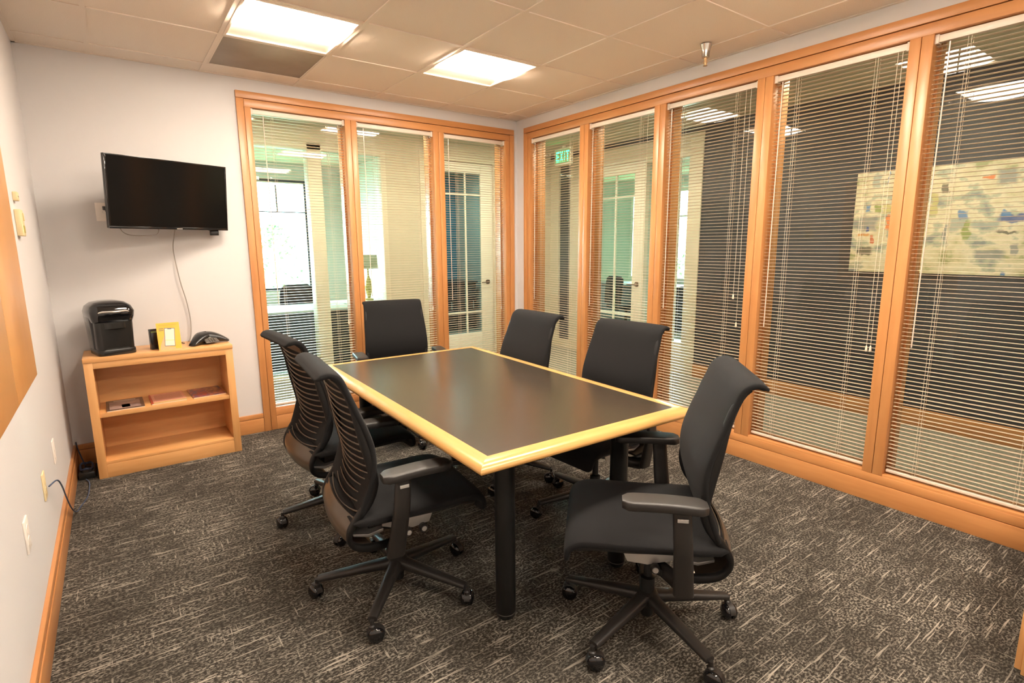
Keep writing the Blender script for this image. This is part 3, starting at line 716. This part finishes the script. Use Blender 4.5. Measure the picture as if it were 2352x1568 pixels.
for k_ in ('label', 'category'): del loop[k_]
loop.name = 'power_lead'; loop.parent = tv; loop.matrix_parent_inverse = tv.matrix_basis.inverted()
cable('cable', [(-2.99, -.12, .7675), (-2.97, -.10, .770), (-2.965, -.115, .7685), (-2.955, -.13, .769)], .0025, plastic, 'short dark lead lying between the leaflet and the telephone', 14)
# wall plates
def plate(name, loc, rot, m, label, gr='wall plates', plug=False, h=.115, w_=.072, kind='outlet'):
    p = tag(empty(name, loc), label, kind, gr); p.rotation_euler = rot
    G().box(-w_/2, w_/2, 0, .006, -h/2, h/2).build('cover_plate', m, p, bev=.002)
    for s in (-1, 1): G().rings([[(x, -.0015+.0, z) for x, _, z in rrect2(.017, .014, .008, s*.021)], [(x, .0, z) for x, _, z in rrect2(.017, .014, .008, s*.021)]]).build('socket', m, p)
    G().lathe([(.003, -.0012), (.003, 0), (.0001, 0)], 8, axis='y').build('screw', silver, p)
    return p
def rrect2(hx, hz, r, cz, n=4):
    out = []
    for sx, sy, a0 in ((1, 1, 0), (-1, 1, 90), (-1, -1, 180), (1, -1, 270)):
        for k in range(n):
            a = math.radians(a0+90*k/(n-1)); out.append((sx*(hx-r)+r*math.cos(a), 0, cz+sy*(hz-r)+r*math.sin(a)))
    return out
# local -y faces the room; on the left wall the face looks along +x
LR = (0, 0, PI/2)
plate('wall_outlet', (RX+.006, -2.10, .467), LR, whitep, 'white wall outlet on the left wall, the one nearest the camera', 'outlets on the left wall')
plate('wall_outlet', (RX+.006, -1.05, .435), LR, whitep, 'white wall outlet on the left wall, nearest the bookcase', 'outlets on the left wall')
iv = plate('data_outlet', (RX+.006, -1.54, .435), LR, ivory, 'ivory data outlet with blue cable plugged in', 'outlets on the left wall')
po = plate('power_outlet', (-3.315, -.006, 1.645), (0, 0, 0), whitep, 'white power outlet at the television edge with plug', 'outlets on the far wall')
pg = tag(empty('power_plug', (-3.300, -.0075, 1.668)), 'black plug and lead in the outlet beside the television', 'plug')
G().box(-.013, .013, -.028, 0, -.012, .012).build('plug_body', semig, pg, bev=.003)
G().tube(spline([(0, -.02, -.01), (.012, -.03, -.05), (.03, -.04, -.085), (.075, -.09, -.10), (.12, -.16, -.09)], 18), .003, 6).build('lead', plastic, pg, smooth=True)
# thermostat and switch, beside the wooden panel
th_ = tag(empty('thermostat', (RX, -1.035, 1.535), PI/2), 'beige thermostat beside the wooden wall panel', 'thermostat')
G().box(-.045, .045, -.024, 0, -.06, .06).build('case', ivory, th_, bev=.004)
G().box(-.02, .03, -.0255, -.024, -.045, -.012).build('scale', mat('thermo_scale', (.45, .36, .08), .4), th_)
G().box(.008, .016, -.029, -.0245, .01, .045).build('lever', ivory, th_, bev=.001)
th2 = tag(empty('sensor_box', (RX, -1.01, 1.655), PI/2), 'small beige sensor box above the thermostat', 'sensor')
G().box(-.03, .03, -.018, 0, -.02, .02).build('case', ivory, th2, bev=.003); G().box(-.018, .018, -.0185, -.018, -.003, .003).build('slot', mat('sensor_slot', (.3, .24, .13), .5), th2)
# wooden panel cabinet on the left wall
wp = tag(empty('wall_panel', (RX, -2.004, 1.495), PI/2), 'wood veneered board cabinet on the left wall', 'panel')
for s in (-1, 1): G().box(s*.293-.291, s*.293+.291, -.026, -.008, -.605, .605).build('door', panel_w, wp, bev=.0015)
G().box(-.584, .584, -.008, 0, -.605, .605).build('backing', panel_w, wp)
# blue cable and black adapter on the floor between wall and bookcase
cable('network_cable', [(-3.618, -1.545, .43), (-3.598, -1.47, .425), (-3.595, -1.36, .36), (-3.598, -1.20, .23), (-3.602, -1.02, .11), (-3.600, -.85, .02), (-3.585, -.74, .006), (-3.560, -.62, .006), (-3.555, -.45, .006), (-3.560, -.37, .006), (-3.575, -.325, .010)], .0032, bluec, 'blue network cable running from the ivory outlet to the bookcase corner', 60)
ad = tag(empty('power_adapter', (-3.568, -.215, 0)), 'black adapter box on the floor between wall and bookcase', 'adapter')
G().box(-.042, .042, -.09, .09, 0, .045).build('case', semig, ad, bev=.006)
G().tube(spline([(-.01, .05, .045), (-.03, .12, .09), (-.045, .18, .13), (-.05, .195, .17)], 14), .004, 6).build('lead', mat('navy_lead', (.02, .025, .05), .4), ad, smooth=True)
coil = []
for k in range(50):
    a = k/49*2*PI*2.6; coil.append((.032*math.cos(a)*(1+.1*math.sin(a*2.3)), .075*math.sin(a), .058+.010*k/49+.006*math.sin(a*3)))
cab = G().tube(coil, .0035, 6).build('cable_coil', mat('navy_cable', (.03, .045, .09), .45), smooth=True, loc=(-3.570, -.225, 0))
tag(cab, 'coiled dark blue cable lying on the black adapter box', 'cable')

# ================================================================== hallway and rooms beyond the glass
HX, HY = 1.7, 1.5                                       # far faces of the two hall arms
ZB = 2.62
struct(G().box(DW/2, 5.4, RY0-.2, 4.6, -.1, -.001).box(RX-.2, DW/2, DW/2, 4.6, -.1, -.001).build('floor_hall', carpet_h), 'pale grey hall carpet beyond the glass')
hc = noisy('hall_ceiling_paint', (.50, .46, .36), (.56, .51, .40), 200, .85, spec=.2)
ADDED_LAMPS = [(.47, -4.55, 'added recessed lamp brightening the hall alongside the camera'), (.47, -2.70, 'added recessed lamp brightening the hall across from the wide painting'), (.47, -.90, 'added recessed lamp brightening the hall across from the sidelight'), (.47, .50, 'added recessed lamp brightening the hall corner near the exit sign'), (-.95, .47, 'added recessed lamp brightening the far hall before the blue glazed door'), (-2.35, .47, 'added recessed lamp brightening the far hall before the office glazing'),
              (-3.3, 2.9, 'added recessed lamp brightening the far office near the window'), (.92, 3.2, 'added recessed lamp brightening the blue room'), (4.2, -.3, 'added recessed lamp brightening the window suite')]
gc = G()
def plan(x0, x1, y0, y1):
    h = T/2-.012; H = [(x-h, x+h, y-h, y+h) for x, y, _ in ADDED_LAMPS if x0 < x < x1 and y0 < y < y1]
    yy = sorted({y0, y1} | {v for q in H for v in q[2:]})
    for a, b in zip(yy, yy[1:]):
        cur = x0
        for q in sorted(q for q in H if q[2] <= a+1e-6 and q[3] >= b-1e-6):
            gc.box(cur, q[0], a, b, ZB, ZB+.012); cur = q[1]
        gc.box(cur, x1, a, b, ZB, ZB+.012)
plan(DW, 5.4, RY0-.2, 4.6); plan(RX-.2, DW, DW, 4.6)
gc.box(DW, 5.4, RY0-.2, 4.6, ZB+.14, ZB+.18).box(RX-.2, DW, DW, 4.6, ZB+.14, ZB+.18)
struct(gc.build('ceiling_hall', hc), 'plain hall ceiling beyond the glass')
# right arm: charcoal wall with painting, then door and sidelight, then corner
wally('wall_charcoal', HX, HX+.12, RY0, -.92, [], dark_m, 2.7, 'charcoal grey hall wall carrying the wide painting')
wally('wall_hall_east', HX, HX+.12, -.92, HY+.12, [(-.76, .75, 0, 2.40), (1.10, 1.33, .12, 2.45)], wallhall_m, 2.7, 'cream hall wall around the glazed door')
struct(G().box(HX-.008, HX, RY0, 1.5, ZB-.075, ZB-.015).build('trim_3', dark_m), 'thin dark strip under the hall ceiling')
struct(G().box(HX-.018, HX, RY0, -.922, 0, .135).build('baseboard_hall', wood_y, bev=.002), 'maple baseboard under the charcoal wall')
# far arm: office glazing, white column, door
wallx('wall_hall_north', HY, HY+.12, RX-.2, HX+.12, [(-3.4, -.72, 0, 2.46), (-.16, .80, 0, 2.47)], wallhall_m, 2.7, 'cream hall wall between office glazing and blue glazed door')
wally('wall_hall_west', RX-.3, RX-.2, DW, 4.6, [], wallhall_m, 2.7, 'end wall of the hall')
wallx('wall_hall_south', RY0-.3, RY0-.2, DW, 5.4, [], wallhall_m, 2.7, 'end wall of the hall behind the camera')
# neighbouring room shells
LIT = mat('office_paint', (.62, .59, .53), .7, spec=.3)
wally('wall_office_divide', -.16, -.04, HY+.12, 4.3, [], LIT, 2.7, 'pale wall between the two offices')
wallx('wall_office_north', 4.3, 4.42, RX-.2, -.1, [(-3.2, -.75, .76, 2.40)], LIT, 2.7, 'office outer wall with the bright window')
TEAL = mat('teal_light_paint', (.10, .33, .46), .6); DK = mat('dark_filler', (.035, .035, .04), .5)  # TEAL: bluish light in the room put into the wall colour
wallx('wall_room_north', 4.3, 4.42, -.1, 1.82, [], TEAL, 2.7, 'room wall behind the glazed door, blue light put into its colour')
wally('wall_room_east', 1.82, 1.90, HY+.12, 4.3, [], LIT, 2.7, 'side wall of the blue room')
wallx('wall_suite_south', -1.12, -1.0, HX+.12, 5.4, [], LIT, 2.7, 'side wall of the window suite')
PG = mat('pale_green_paint', (.60, .63, .55), .7)
wally('wall_suite_east', 5.0, 5.12, -1.0, 4.3, [(1.15, 3.0, .75, 2.40)], PG, 2.7, 'outer wall of the window suite')
wallx('wall_suite_north', 4.3, 4.42, 1.82, 5.4, [], PG, 2.7, 'far wall of the window suite')

def door(name, n, root_loc, rz, width, label, lites, handle_x, pane_m, H=2.42):
    """glazed hall door, local x along the leaf, local -y towards the hall"""
    d = struct(empty(name, root_loc, rz), label)
    st, tr, br = .13, .12, .30
    G().box(0, st, -.02, .02, 0, H).build('stile', white_m, d, bev=.002); G().box(width-st-.05, width, -.02, .02, 0, H).build('stile', white_m, d, bev=.002)
    G().box(st, width-st-.05, -.02, .02, H-tr, H).build('rail', white_m, d, bev=.002); G().box(st, width-st-.05, -.02, .02, 0, br).build('rail', white_m, d, bev=.002)
    x0, x1 = st, width-st-.05; g0, g1 = br, H-tr
    G().box(x0, x1, -.003, .003, g0, g1).build('pane', pane_m, d)
    for q in lites: G().box(q-.011, q+.011, -.012, .012, g0, g1).build('muntin', white_m, d)
    for z in (g0+.27, g1-.26): G().box(x0, x1, -.0125, .0125, z-.011, z+.011).build('muntin', white_m, d)
    s = -1 if handle_x > width/2 else 1
    g = G().lathe([(.0001, -.032), (.030, -.032), (.032, -.024), (.032, -.020), (.0001, -.020)], 20, axis='y'); g.shift((handle_x, 0, .95))
    g.tube([(handle_x, -.03, .95), (handle_x, -.062, .95), (handle_x+s*.02, -.070, .95), (handle_x+s*.115, -.066, .948)], .0085, 10).build('door_handle', mat('satin_bronze', (.18, .14, .11), .3, .9), d, smooth=True)
    return d
blue_pane = glass('blue_pane', (.62, .86, .95)); green_pane = glass('green_pane', (.86, .97, .90))
door('door_1', 1, (-.10, HY+.05, 0), 0, .84, 'white glazed door with blue panes and bronze lever', [.14+.30, ], .84-.085, blue_pane)
door('door_2', 2, (HX+.05, .74, 0), -PI/2, .90, 'white glazed door with pale green panes and lever beside the bright sidelight', [.42], .90-.10, green_pane, 2.36)
for nm, bxs in (('trim_4', [(-.16, -.105, HY-.012, HY+.13, 0, 2.47), (.745, .80, HY-.012, HY+.13, 0, 2.47), (-.105, .745, HY-.012, HY+.13, 2.425, 2.47), (-.30, -.16, HY-.014, HY, 0, 2.52), (.80, .88, HY-.014, HY, 0, 2.52)]),
                ('trim_5', [(HX-.012, HX+.13, -.185, -.165, 0, 2.40), (HX-.012, HX+.13, .742, .75, 0, 2.40), (HX-.012, HX+.13, -.165, .742, 2.365, 2.40), (HX-.012, HX+.13, -.78, -.755, 0, 2.40), (HX-.012, HX+.13, -.755, -.185, 2.32, 2.40), (HX-.012, HX+.13, -.755, -.185, 0, .34), (HX+.03, HX+.07, -.605, -.575, .34, 2.32), (HX-.014, HX, -.92, -.76, 0, 2.50)]),
                ('trim_6', [(-1.57, -1.43, HY-.015, HY+.13, 0, 2.46), (-.78, -.72, HY-.015, HY+.13, 0, 2.46), (-3.4, -.78, HY-.015, HY+.13, 2.40, 2.46), (-3.4, -.78, HY-.015, HY+.13, 0, .06), (-2.95, -2.90, HY-.015, HY+.13, .06, 2.4)])):
    r = struct(empty(nm), 'cream painted frame members in the hall wall')
    for b_ in bxs: G().box(*b_).build('board', cream_m, r, bev=.002)
for nm, b_ in (('window_9', (HX+.048, HX+.054, -.755, -.185, .34, 2.32)), ('window_10', (-1.43, -.78, HY+.05, HY+.056, .06, 2.4)), ('window_11', (-2.9, -1.57, HY+.05, HY+.056, .06, 2.4))):
    r = struct(empty(nm), 'clear inner hall glazing'); G().box(*b_).build('pane', glass_out, r)
# office outer window with dark frame, and the suite's outer window
fr = mat('dark_window_frame', (.03, .035, .045), .5)
r = struct(empty('window_12'), 'bright outer office window with dark frame')
G().box(-3.2, -3.14, 4.31, 4.40, .76, 2.40).box(-.83, -.75, 4.31, 4.40, .76, 2.40).box(-3.2, -.75, 4.31, 4.40, 2.35, 2.40).box(-3.2, -.75, 4.31, 4.40, .76, .80).build('frame', fr, r)
for b_ in ((-1.235, -1.215, 1.93, 2.32), (-2.2, -2.17, .85, 2.32)): G().box(b_[0], b_[1], 4.33, 4.37, b_[2], b_[3]).build('mullion', fr, r)
G().box(-3.14, -.83, 4.34, 4.36, 1.92, 1.935).build('transom', fr, r)
G().box(-3.14, -.83, 4.352, 4.357, .80, 2.35).build('pane', glass_out, r)
r = struct(empty('window_13'), 'bright outer window of the suite seen through the sidelight')
G().box(5.01, 5.10, 1.15, 1.21, .75, 2.40).box(5.01, 5.10, 2.94, 3.0, .75, 2.40).box(5.01, 5.10, 1.21, 2.94, 2.35, 2.40).box(5.01, 5.10, 1.21, 2.94, .75, .80).box(5.03, 5.07, 1.21, 2.94, 1.90, 1.93).build('frame', white_m, r)
G().box(5.052, 5.057, 1.21, 2.94, .80, 2.35).build('pane', glass_out, r)
# narrow dark glazed panel in the hall wall, exit sign
r = struct(empty('window_14'), 'narrow dark panel below the exit sign')
G().box(HX+.03, HX+.05, 1.10, 1.33, .12, 2.45).build('pane', dark_m, r)
ex = tag(empty('exit_sign', (1.286, .769, 2.48), -PI/2), 'green lit exit sign hanging from the hall ceiling', 'exit sign')
G().box(-.145, .145, -.02, .02, -.095, .095).build('housing', white_m, ex, bev=.004)
G().box(-.135, .135, -.0225, -.020, -.08, .08).build('face', mat('exit_face', (.25, .42, .25), .4), ex)
G().box(-.02, .02, -.01, .01, .095, .13).build('bracket', white_m, ex)
exm = mat('exit_letters', (.05, .9, .25), .4, emis=(.03, .9, .22), estr=1.6)
def letters(word, x, h, wd, gap, th, y):
    segs = {'E': [(0, 0, .28, 1), (.28, .8, 1, 1), (.28, .42, .85, .6), (.28, 0, 1, .2)], 'I': [(.35, 0, .65, 1)], 'T': [(0, .8, 1, 1), (.36, 0, .64, .8)]}
    for c_ in word:
        if c_ == 'X':
            g = G()
            for a, b in (((0, 0), (1, 1)), ((0, 1), (1, 0))):
                q = .16; g.rings([[(x+(a[0]+(0 if a[0] == 0 else -0))*wd, y, -h/2+a[1]*h), (x+(a[0]+2*q)*wd*1.0, y, -h/2+a[1]*h), (x+(a[0]+2*q)*wd, y-.002, -h/2+a[1]*h), (x+a[0]*wd, y-.002, -h/2+a[1]*h)],
                                  [(x+(b[0]-2*q*0)*wd-.0, y, -h/2+b[1]*h), (x+(b[0]+2*q)*wd, y, -h/2+b[1]*h), (x+(b[0]+2*q)*wd, y-.002, -h/2+b[1]*h), (x+b[0]*wd, y-.002, -h/2+b[1]*h)]])
            g.v = [(x+(p[0]-x)/1.32, p[1], p[2]) for p in g.v]; g.build('letter', exm, ex); x += wd+gap
        else:
            g = G(); ww = wd*(.5 if c_ == 'I' else 1)
            for a, b, c2, d2 in segs[c_]: g.box(x+a*ww, x+c2*ww, y-.002, y, -h/2+b*h, -h/2+d2*h)
            g.build('letter', exm, ex); x += ww+gap
letters('EXIT', -.112, .125, .055, .014, .01, -.0225)
# abstract painting: daubs of colour on a pale ground, one procedural material
pm_ = mat('abstract_painting', (.62, .55, .40), .6); nt = pm_.node_tree; L = nt.links; bs = nt.nodes['Principled BSDF']
tc = nt.nodes.new('ShaderNodeTexCoord'); sep = nt.nodes.new('ShaderNodeSeparateXYZ')
nz = nt.nodes.new('ShaderNodeTexNoise'); nz.inputs['Scale'].default_value = 14; nz.inputs['Detail'].default_value = 5
ad_ = nt.nodes.new('ShaderNodeVectorMath'); ad_.operation = 'MULTIPLY_ADD'; ad_.inputs[1].default_value = (.07, .07, .07)
L.new(tc.outputs['Object'], nz.inputs['Vector']); L.new(nz.outputs['Color'], ad_.inputs[0]); L.new(tc.outputs['Object'], ad_.inputs[2]); L.new(ad_.outputs[0], sep.inputs[0])
def ramp_noise(scale, ax, cols):
    mp = nt.nodes.new('ShaderNodeMapping'); mp.inputs['Scale'].default_value = ax; n = nt.nodes.new('ShaderNodeTexNoise'); n.inputs['Scale'].default_value = scale; n.inputs['Detail'].default_value = 4
    r = nt.nodes.new('ShaderNodeValToRGB'); r.color_ramp.interpolation = 'EASE'
    while len(r.color_ramp.elements) < len(cols): r.color_ramp.elements.new(.5)
    for e, (p, c) in zip(r.color_ramp.elements, cols): e.position = p; e.color = (*c, 1)
    L.new(tc.outputs['Object'], mp.inputs[0]); L.new(mp.outputs[0], n.inputs['Vector']); L.new(n.outputs[0], r.inputs[0]); return r.outputs[0]
cur = ramp_noise(7, (1, 1, 1.5), [(.32, (.36, .36, .18)), (.42, (.62, .55, .36)), (.53, (.72, .64, .46)), (.61, (.42, .43, .32)), (.70, (.24, .26, .25))])
def daub(y, z, hy, hz, col):
    global cur
    mk = None
    for out, c_, h_ in ((sep.outputs['Y'], y+.035, hy), (sep.outputs['Z'], z+.035, hz)):
        s1 = nt.nodes.new('ShaderNodeMath'); s1.operation = 'SUBTRACT'; s1.inputs[1].default_value = c_; L.new(out, s1.inputs[0])
        s2 = nt.nodes.new('ShaderNodeMath'); s2.operation = 'ABSOLUTE'; L.new(s1.outputs[0], s2.inputs[0])
        s3 = nt.nodes.new('ShaderNodeMapRange'); s3.inputs[1].default_value = h_*1.15; s3.inputs[2].default_value = h_*.75; L.new(s2.outputs[0], s3.inputs[0])
        if mk is None: mk = s3.outputs[0]
        else:
            m2 = nt.nodes.new('ShaderNodeMath'); m2.operation = 'MULTIPLY'; L.new(mk, m2.inputs[0]); L.new(s3.outputs[0], m2.inputs[1]); mk = m2.outputs[0]
    mm = nt.nodes.new('ShaderNodeMath'); mm.operation = 'MULTIPLY'; mm.inputs[1].default_value = .85; L.new(mk, mm.inputs[0])
    mx = nt.nodes.new('ShaderNodeMix'); mx.data_type = 'RGBA'; L.new(mm.outputs[0], mx.inputs['Factor']); L.new(cur, mx.inputs['A']); mx.inputs['B'].default_value = (*col, 1); cur = mx.outputs['Result']
GR, LG, BL, NV, OR, GN, YL, DKC, WH = (.24, .25, .24), (.36, .38, .33), (.06, .20, .45), (.03, .07, .28), (.75, .17, .02), (.25, .30, .07), (.52, .45, .17), (.09, .08, .06), (.80, .74, .62)
for a in [(-3.337, 1.858, .055, .05, GR), (-2.543, 1.90, .024, .055, LG), (-3.255, 1.535, .075, .021, LG), (-3.288, 1.334, .085, .036, GR), (-3.423, 1.373, .02, .04, GR), (-2.508, 1.574, .062, .06, GR), (-2.643, 1.685, .036, .03, YL), (-2.937, 1.70, .022, .085, YL),
          (-3.10, 1.55, .05, .05, LG), (-3.001, 1.809, .022, .035, DKC), (-3.232, 1.865, .032, .010, OR), (-3.116, 1.616, .024, .032, BL), (-3.394, 1.581, .075, .026, NV), (-3.36, 1.61, .03, .02, BL), (-3.371, 1.488, .06, .008, DKC), (-3.153, 1.506, .024, .07, GN), (-3.028, 1.488, .015, .062, GR),
          (-3.384, 1.206, .013, .010, BL), (-2.654, 1.583, .016, .06, OR), (-2.499, 1.697, .018, .022, BL), (-2.571, 1.689, .022, .028, GN), (-2.544, 1.446, .012, .035, (.55, .10, .03)), (-2.501, 1.356, .055, .030, DKC), (-2.482, 1.485, .040, .012, (.65, .28, .08)), (-2.628, 1.922, .004, .05, BL), (-2.51, 1.53, .008, .02, NV),
          (-3.55, 1.45, .04, .09, YL), (-3.7, 1.7, .06, .05, BL), (-3.78, 1.4, .05, .07, GR), (-3.62, 1.32, .04, .03, OR), (-2.75, 1.45, .05, .06, LG), (-2.8, 1.82, .05, .05, WH)]: daub(*a)
L.new(cur, bs.inputs['Base Color'])
pt_ = tag(empty('painting'), 'wide unframed abstract painting in cream, grey and blue on the charcoal hall wall', 'painting')
G().box(HX-.035, HX-.004, -3.90, -2.398, 1.190, 1.978).build('canvas', pm_, pt_, bev=.002)
G().box(HX-.0345, HX-.0005, -3.88, -2.418, 1.21, 1.958).build('stretcher', bw_x, pt_)
cb = tag(empty('side_cabinet', (-.70, -4.40, 0)), 'maple cabinet of which one upright edge shows in the bottom right picture corner', 'cabinet')
G().box(-.40, .40, -.24, .24, .06, .72).build('body', bw_z, cb, bev=.002); G().box(-.37, .37, -.21, .21, 0, .06).build('plinth', bw_x, cb); G().box(-.405, .405, -.245, .245, .72, .745).build('top', bw_x, cb, bev=.003)
for s_ in (-1, 1): dd = G().box(s_*.198-.194, s_*.198+.194, .24, .258, .07, .71).build('door', bw_z, cb, bev=.002); G().tube([(s_*.03, .28, .50), (s_*.03, .28, .60)], .005, 8).box(s_*.03-.004, s_*.03+.004, .258, .28, .505, .513).box(s_*.03-.004, s_*.03+.004, .258, .28, .587, .595).build('handle', silver, dd)
# lamps added to brighten halls and offices, placed where the camera hardly sees them
for (x, y, l) in ADDED_LAMPS:
    troffer((x, y, ZB), l, lens_added, 'lamps added to brighten the spaces beyond the glass')
# office desk, chair, credenza, lamp
dsk = tag(empty('office_desk', (-1.77, 2.35, 0)), 'pale topped office desk with front coloured dark for shadow seen through the first far window', 'desk')
G().box(-.80, .80, -.38, .38, .675, .70).build('desktop', mat('pale_desktop', (.62, .60, .56), .3), dsk, bev=.003)
G().box(-.77, .77, -.34, -.32, .02, .675).build('modesty_panel', DK, dsk); G().box(-.77, -.74, -.32, .34, 0, .675).build('side_panel', DK, dsk); G().box(.74, .77, -.32, .34, 0, .675).build('side_panel', DK, dsk)  # desk front coloured dark to stand for its shadow
och = tag(empty('desk_chair', (-1.38, 3.02, 0), .1), 'dark high-backed chair behind the office desk', 'chair')
st = [((0, .02-.04*u+.0, .50+.43*u), (1, 0, 0), (0, 1, 0), .20+.02*math.sin(PI*u)-(.05 if u == 1 else 0), .022) for u in [k/10 for k in range(11)]]
G().super_loft(st, 20, 4).build('backrest', fabric, och, smooth=True)
G().box(-.23, .23, -.5, -.02, .42, .48).build('seat', fabric, och, bev=.02); G().tube([(0, -.25, .05), (0, -.25, .42)], .025, 10).build('column', legm, och)
g = G()
for k in range(5): a = 2*PI*k/5; g.tube([(0, -.25, .08), (.28*math.cos(a), -.25+.28*math.sin(a), .03)], .02, 8)
g.build('base', legm, och)
G().tube([(0, .03, .55), (0, .06, .45), (0, -.1, .40)], .02, 8).build('back_bracket', legm, och)
cr_ = tag(empty('credenza', (-.60, 2.95, 0)), 'pale low cabinet carrying the lamp in the far office', 'cabinet')
G().box(-.40, .40, -.22, .22, .0, .64).build('body', mat('credenza_body', (.30, .26, .20), .5), cr_, bev=.003); G().box(-.42, .42, -.24, .24, .64, .67).build('top', mat('credenza_top', (.62, .58, .48), .4), cr_, bev=.003)
for s in (-1, 1): dd = G().box(s*.20-.19, s*.20+.19, -.236, -.22, .05, .62).build('door', mat('credenza_door', (.34, .30, .23), .5), cr_, bev=.002); G().box(s*.05-.004, s*.05+.004, -.25, -.236, .30, .42).build('handle', silver, dd)
lp = tag(empty('table_lamp', (-.415, 2.95, .67)), 'table lamp with square beige shade on the low office cabinet', 'lamp')
G().lathe([(.0001, 0), (.06, 0), (.06, .015), (.02, .03), (.035, .10), (.05, .18), (.045, .26), (.02, .32), (.012, .34), (.012, .44), (.0001, .44)], 20).build('base', mat('gilt_glass', (.45, .32, .08), .2, .3), lp, smooth=True)
G().rings([[(-.11, -.11, .44), (.11, -.11, .44), (.11, .11, .44), (-.11, .11, .44)], [(-.10, -.10, .63), (.10, -.10, .63), (.10, .10, .63), (-.10, .10, .63)]], caps=False).rings([[(-.106, -.106, .44), (.106, -.106, .44), (.106, .106, .44), (-.106, .106, .44)], [(-.096, -.096, .63), (.096, -.096, .63), (.096, .096, .63), (-.096, .096, .63)]], caps=False).build('shade', mat('shade_linen', (.42, .36, .25), .8), lp)
# blue room: dark cabinet added for the darker lower part of the view
bk = tag(empty('dark_filler', (.80, 3.9, 0)), 'dark cabinet added to darken the lower view through the blue glazed door', 'cabinet')
G().box(-.8, .95, -.35, .35, 0, .78).build('body', DK, bk, bev=.003); G().box(-.82, .97, -.38, .38, .78, .81).build('top', DK, bk, bev=.003)
for k in range(4): dd = G().box(-.78+.43*k, -.37+.43*k, -.37, -.35, .05, .74).build('door', DK, bk, bev=.002); G().box(-.42+.43*k, -.41+.43*k, -.385, -.37, .35, .48).build('handle', silver, dd)
# suite: dark desk and chair silhouettes below the outer window
sd = tag(empty('window_desk', (4.1, 2.0, 0), 0), 'dark desk below the bright window of the suite', 'desk')
G().box(-.4, .4, -.9, .9, .70, .74).build('desktop', DK, sd, bev=.003); G().box(-.36, -.33, -.85, .85, .05, .70).build('modesty_panel', mat('desk_panel', (.14, .17, .22), .5), sd); G().box(-.33, .36, -.88, -.85, 0, .70).build('side_panel', DK, sd); G().box(-.33, .36, .85, .88, 0, .70).build('side_panel', DK, sd)
sc2 = copy_tree(och); sc2.location = (3.05, 1.55, 0); sc2.rotation_euler = (0, 0, 1.4); tag(sc2, 'dark chair in front of the suite desk seen past the sidelight')
# outdoors: ground and shrubs beyond the outer windows
grd = mat('outdoor_ground', (.20, .24, .13), .9)
struct(G().box(-30, 40, 4.6, 60, -1.6, -1.5).box(5.6, 40, -30, 4.6, -1.6, -1.5).build('ground', grd), 'lawn outside')
leaf_m = noisy('leaf_green', (.06, .18, .04), (.16, .34, .09), 8, .6)
def shrub(x, y, z, r, h, label, seed):
    rnd = random.Random(seed); s_ = tag(empty('shrub', (x, y, z)), label, 'shrub', 'shrubs outside the office windows')
    g = G(); 
    for k in range(900):
        a = rnd.uniform(0, 2*PI); u = rnd.random(); rr = r*math.sqrt(rnd.random())*math.sin(PI*min(.98, .12+u*.85)); p = Vector((rr*math.cos(a), rr*math.sin(a), .3+h*u))
        d1 = Vector((rnd.uniform(-1, 1), rnd.uniform(-1, 1), rnd.uniform(-1, 1))).normalized()*.09; d2 = d1.cross(Vector((rnd.uniform(-1, 1), rnd.uniform(-1, 1), rnd.uniform(-1, 1)))).normalized()*.045
        n = len(g.v); g.v += [tuple(p-d1), tuple(p+d2), tuple(p+d1), tuple(p-d2)]; g.f.append((n, n+1, n+2, n+3))
    me = bpy.data.meshes.new('foliage'); me.from_pydata(g.v, [], g.f); me.materials.append(leaf_m); o = bpy.data.objects.new('foliage', me); C.objects.link(o); o.parent = s_; o['kind'] = 'stuff'
    G().tube([(0, 0, 0), (.05, 0, h*.4), (0, .05, h*.9)], [.07, .05, .02], 7).build('trunk', bw_z, s_)
shrub(-1.6, 8.2, -1.5, 1.1, 2.6, 'leafy shrub outside the office window, behind the desk chair', 1)
shrub(.3, 11.5, -1.5, 1.6, 3.2, 'taller leafy shrub further away outside the office window', 2)
shrub(9.5, 4.6, -1.5, 1.4, 2.6, 'leafy shrub outside the suite window', 3)
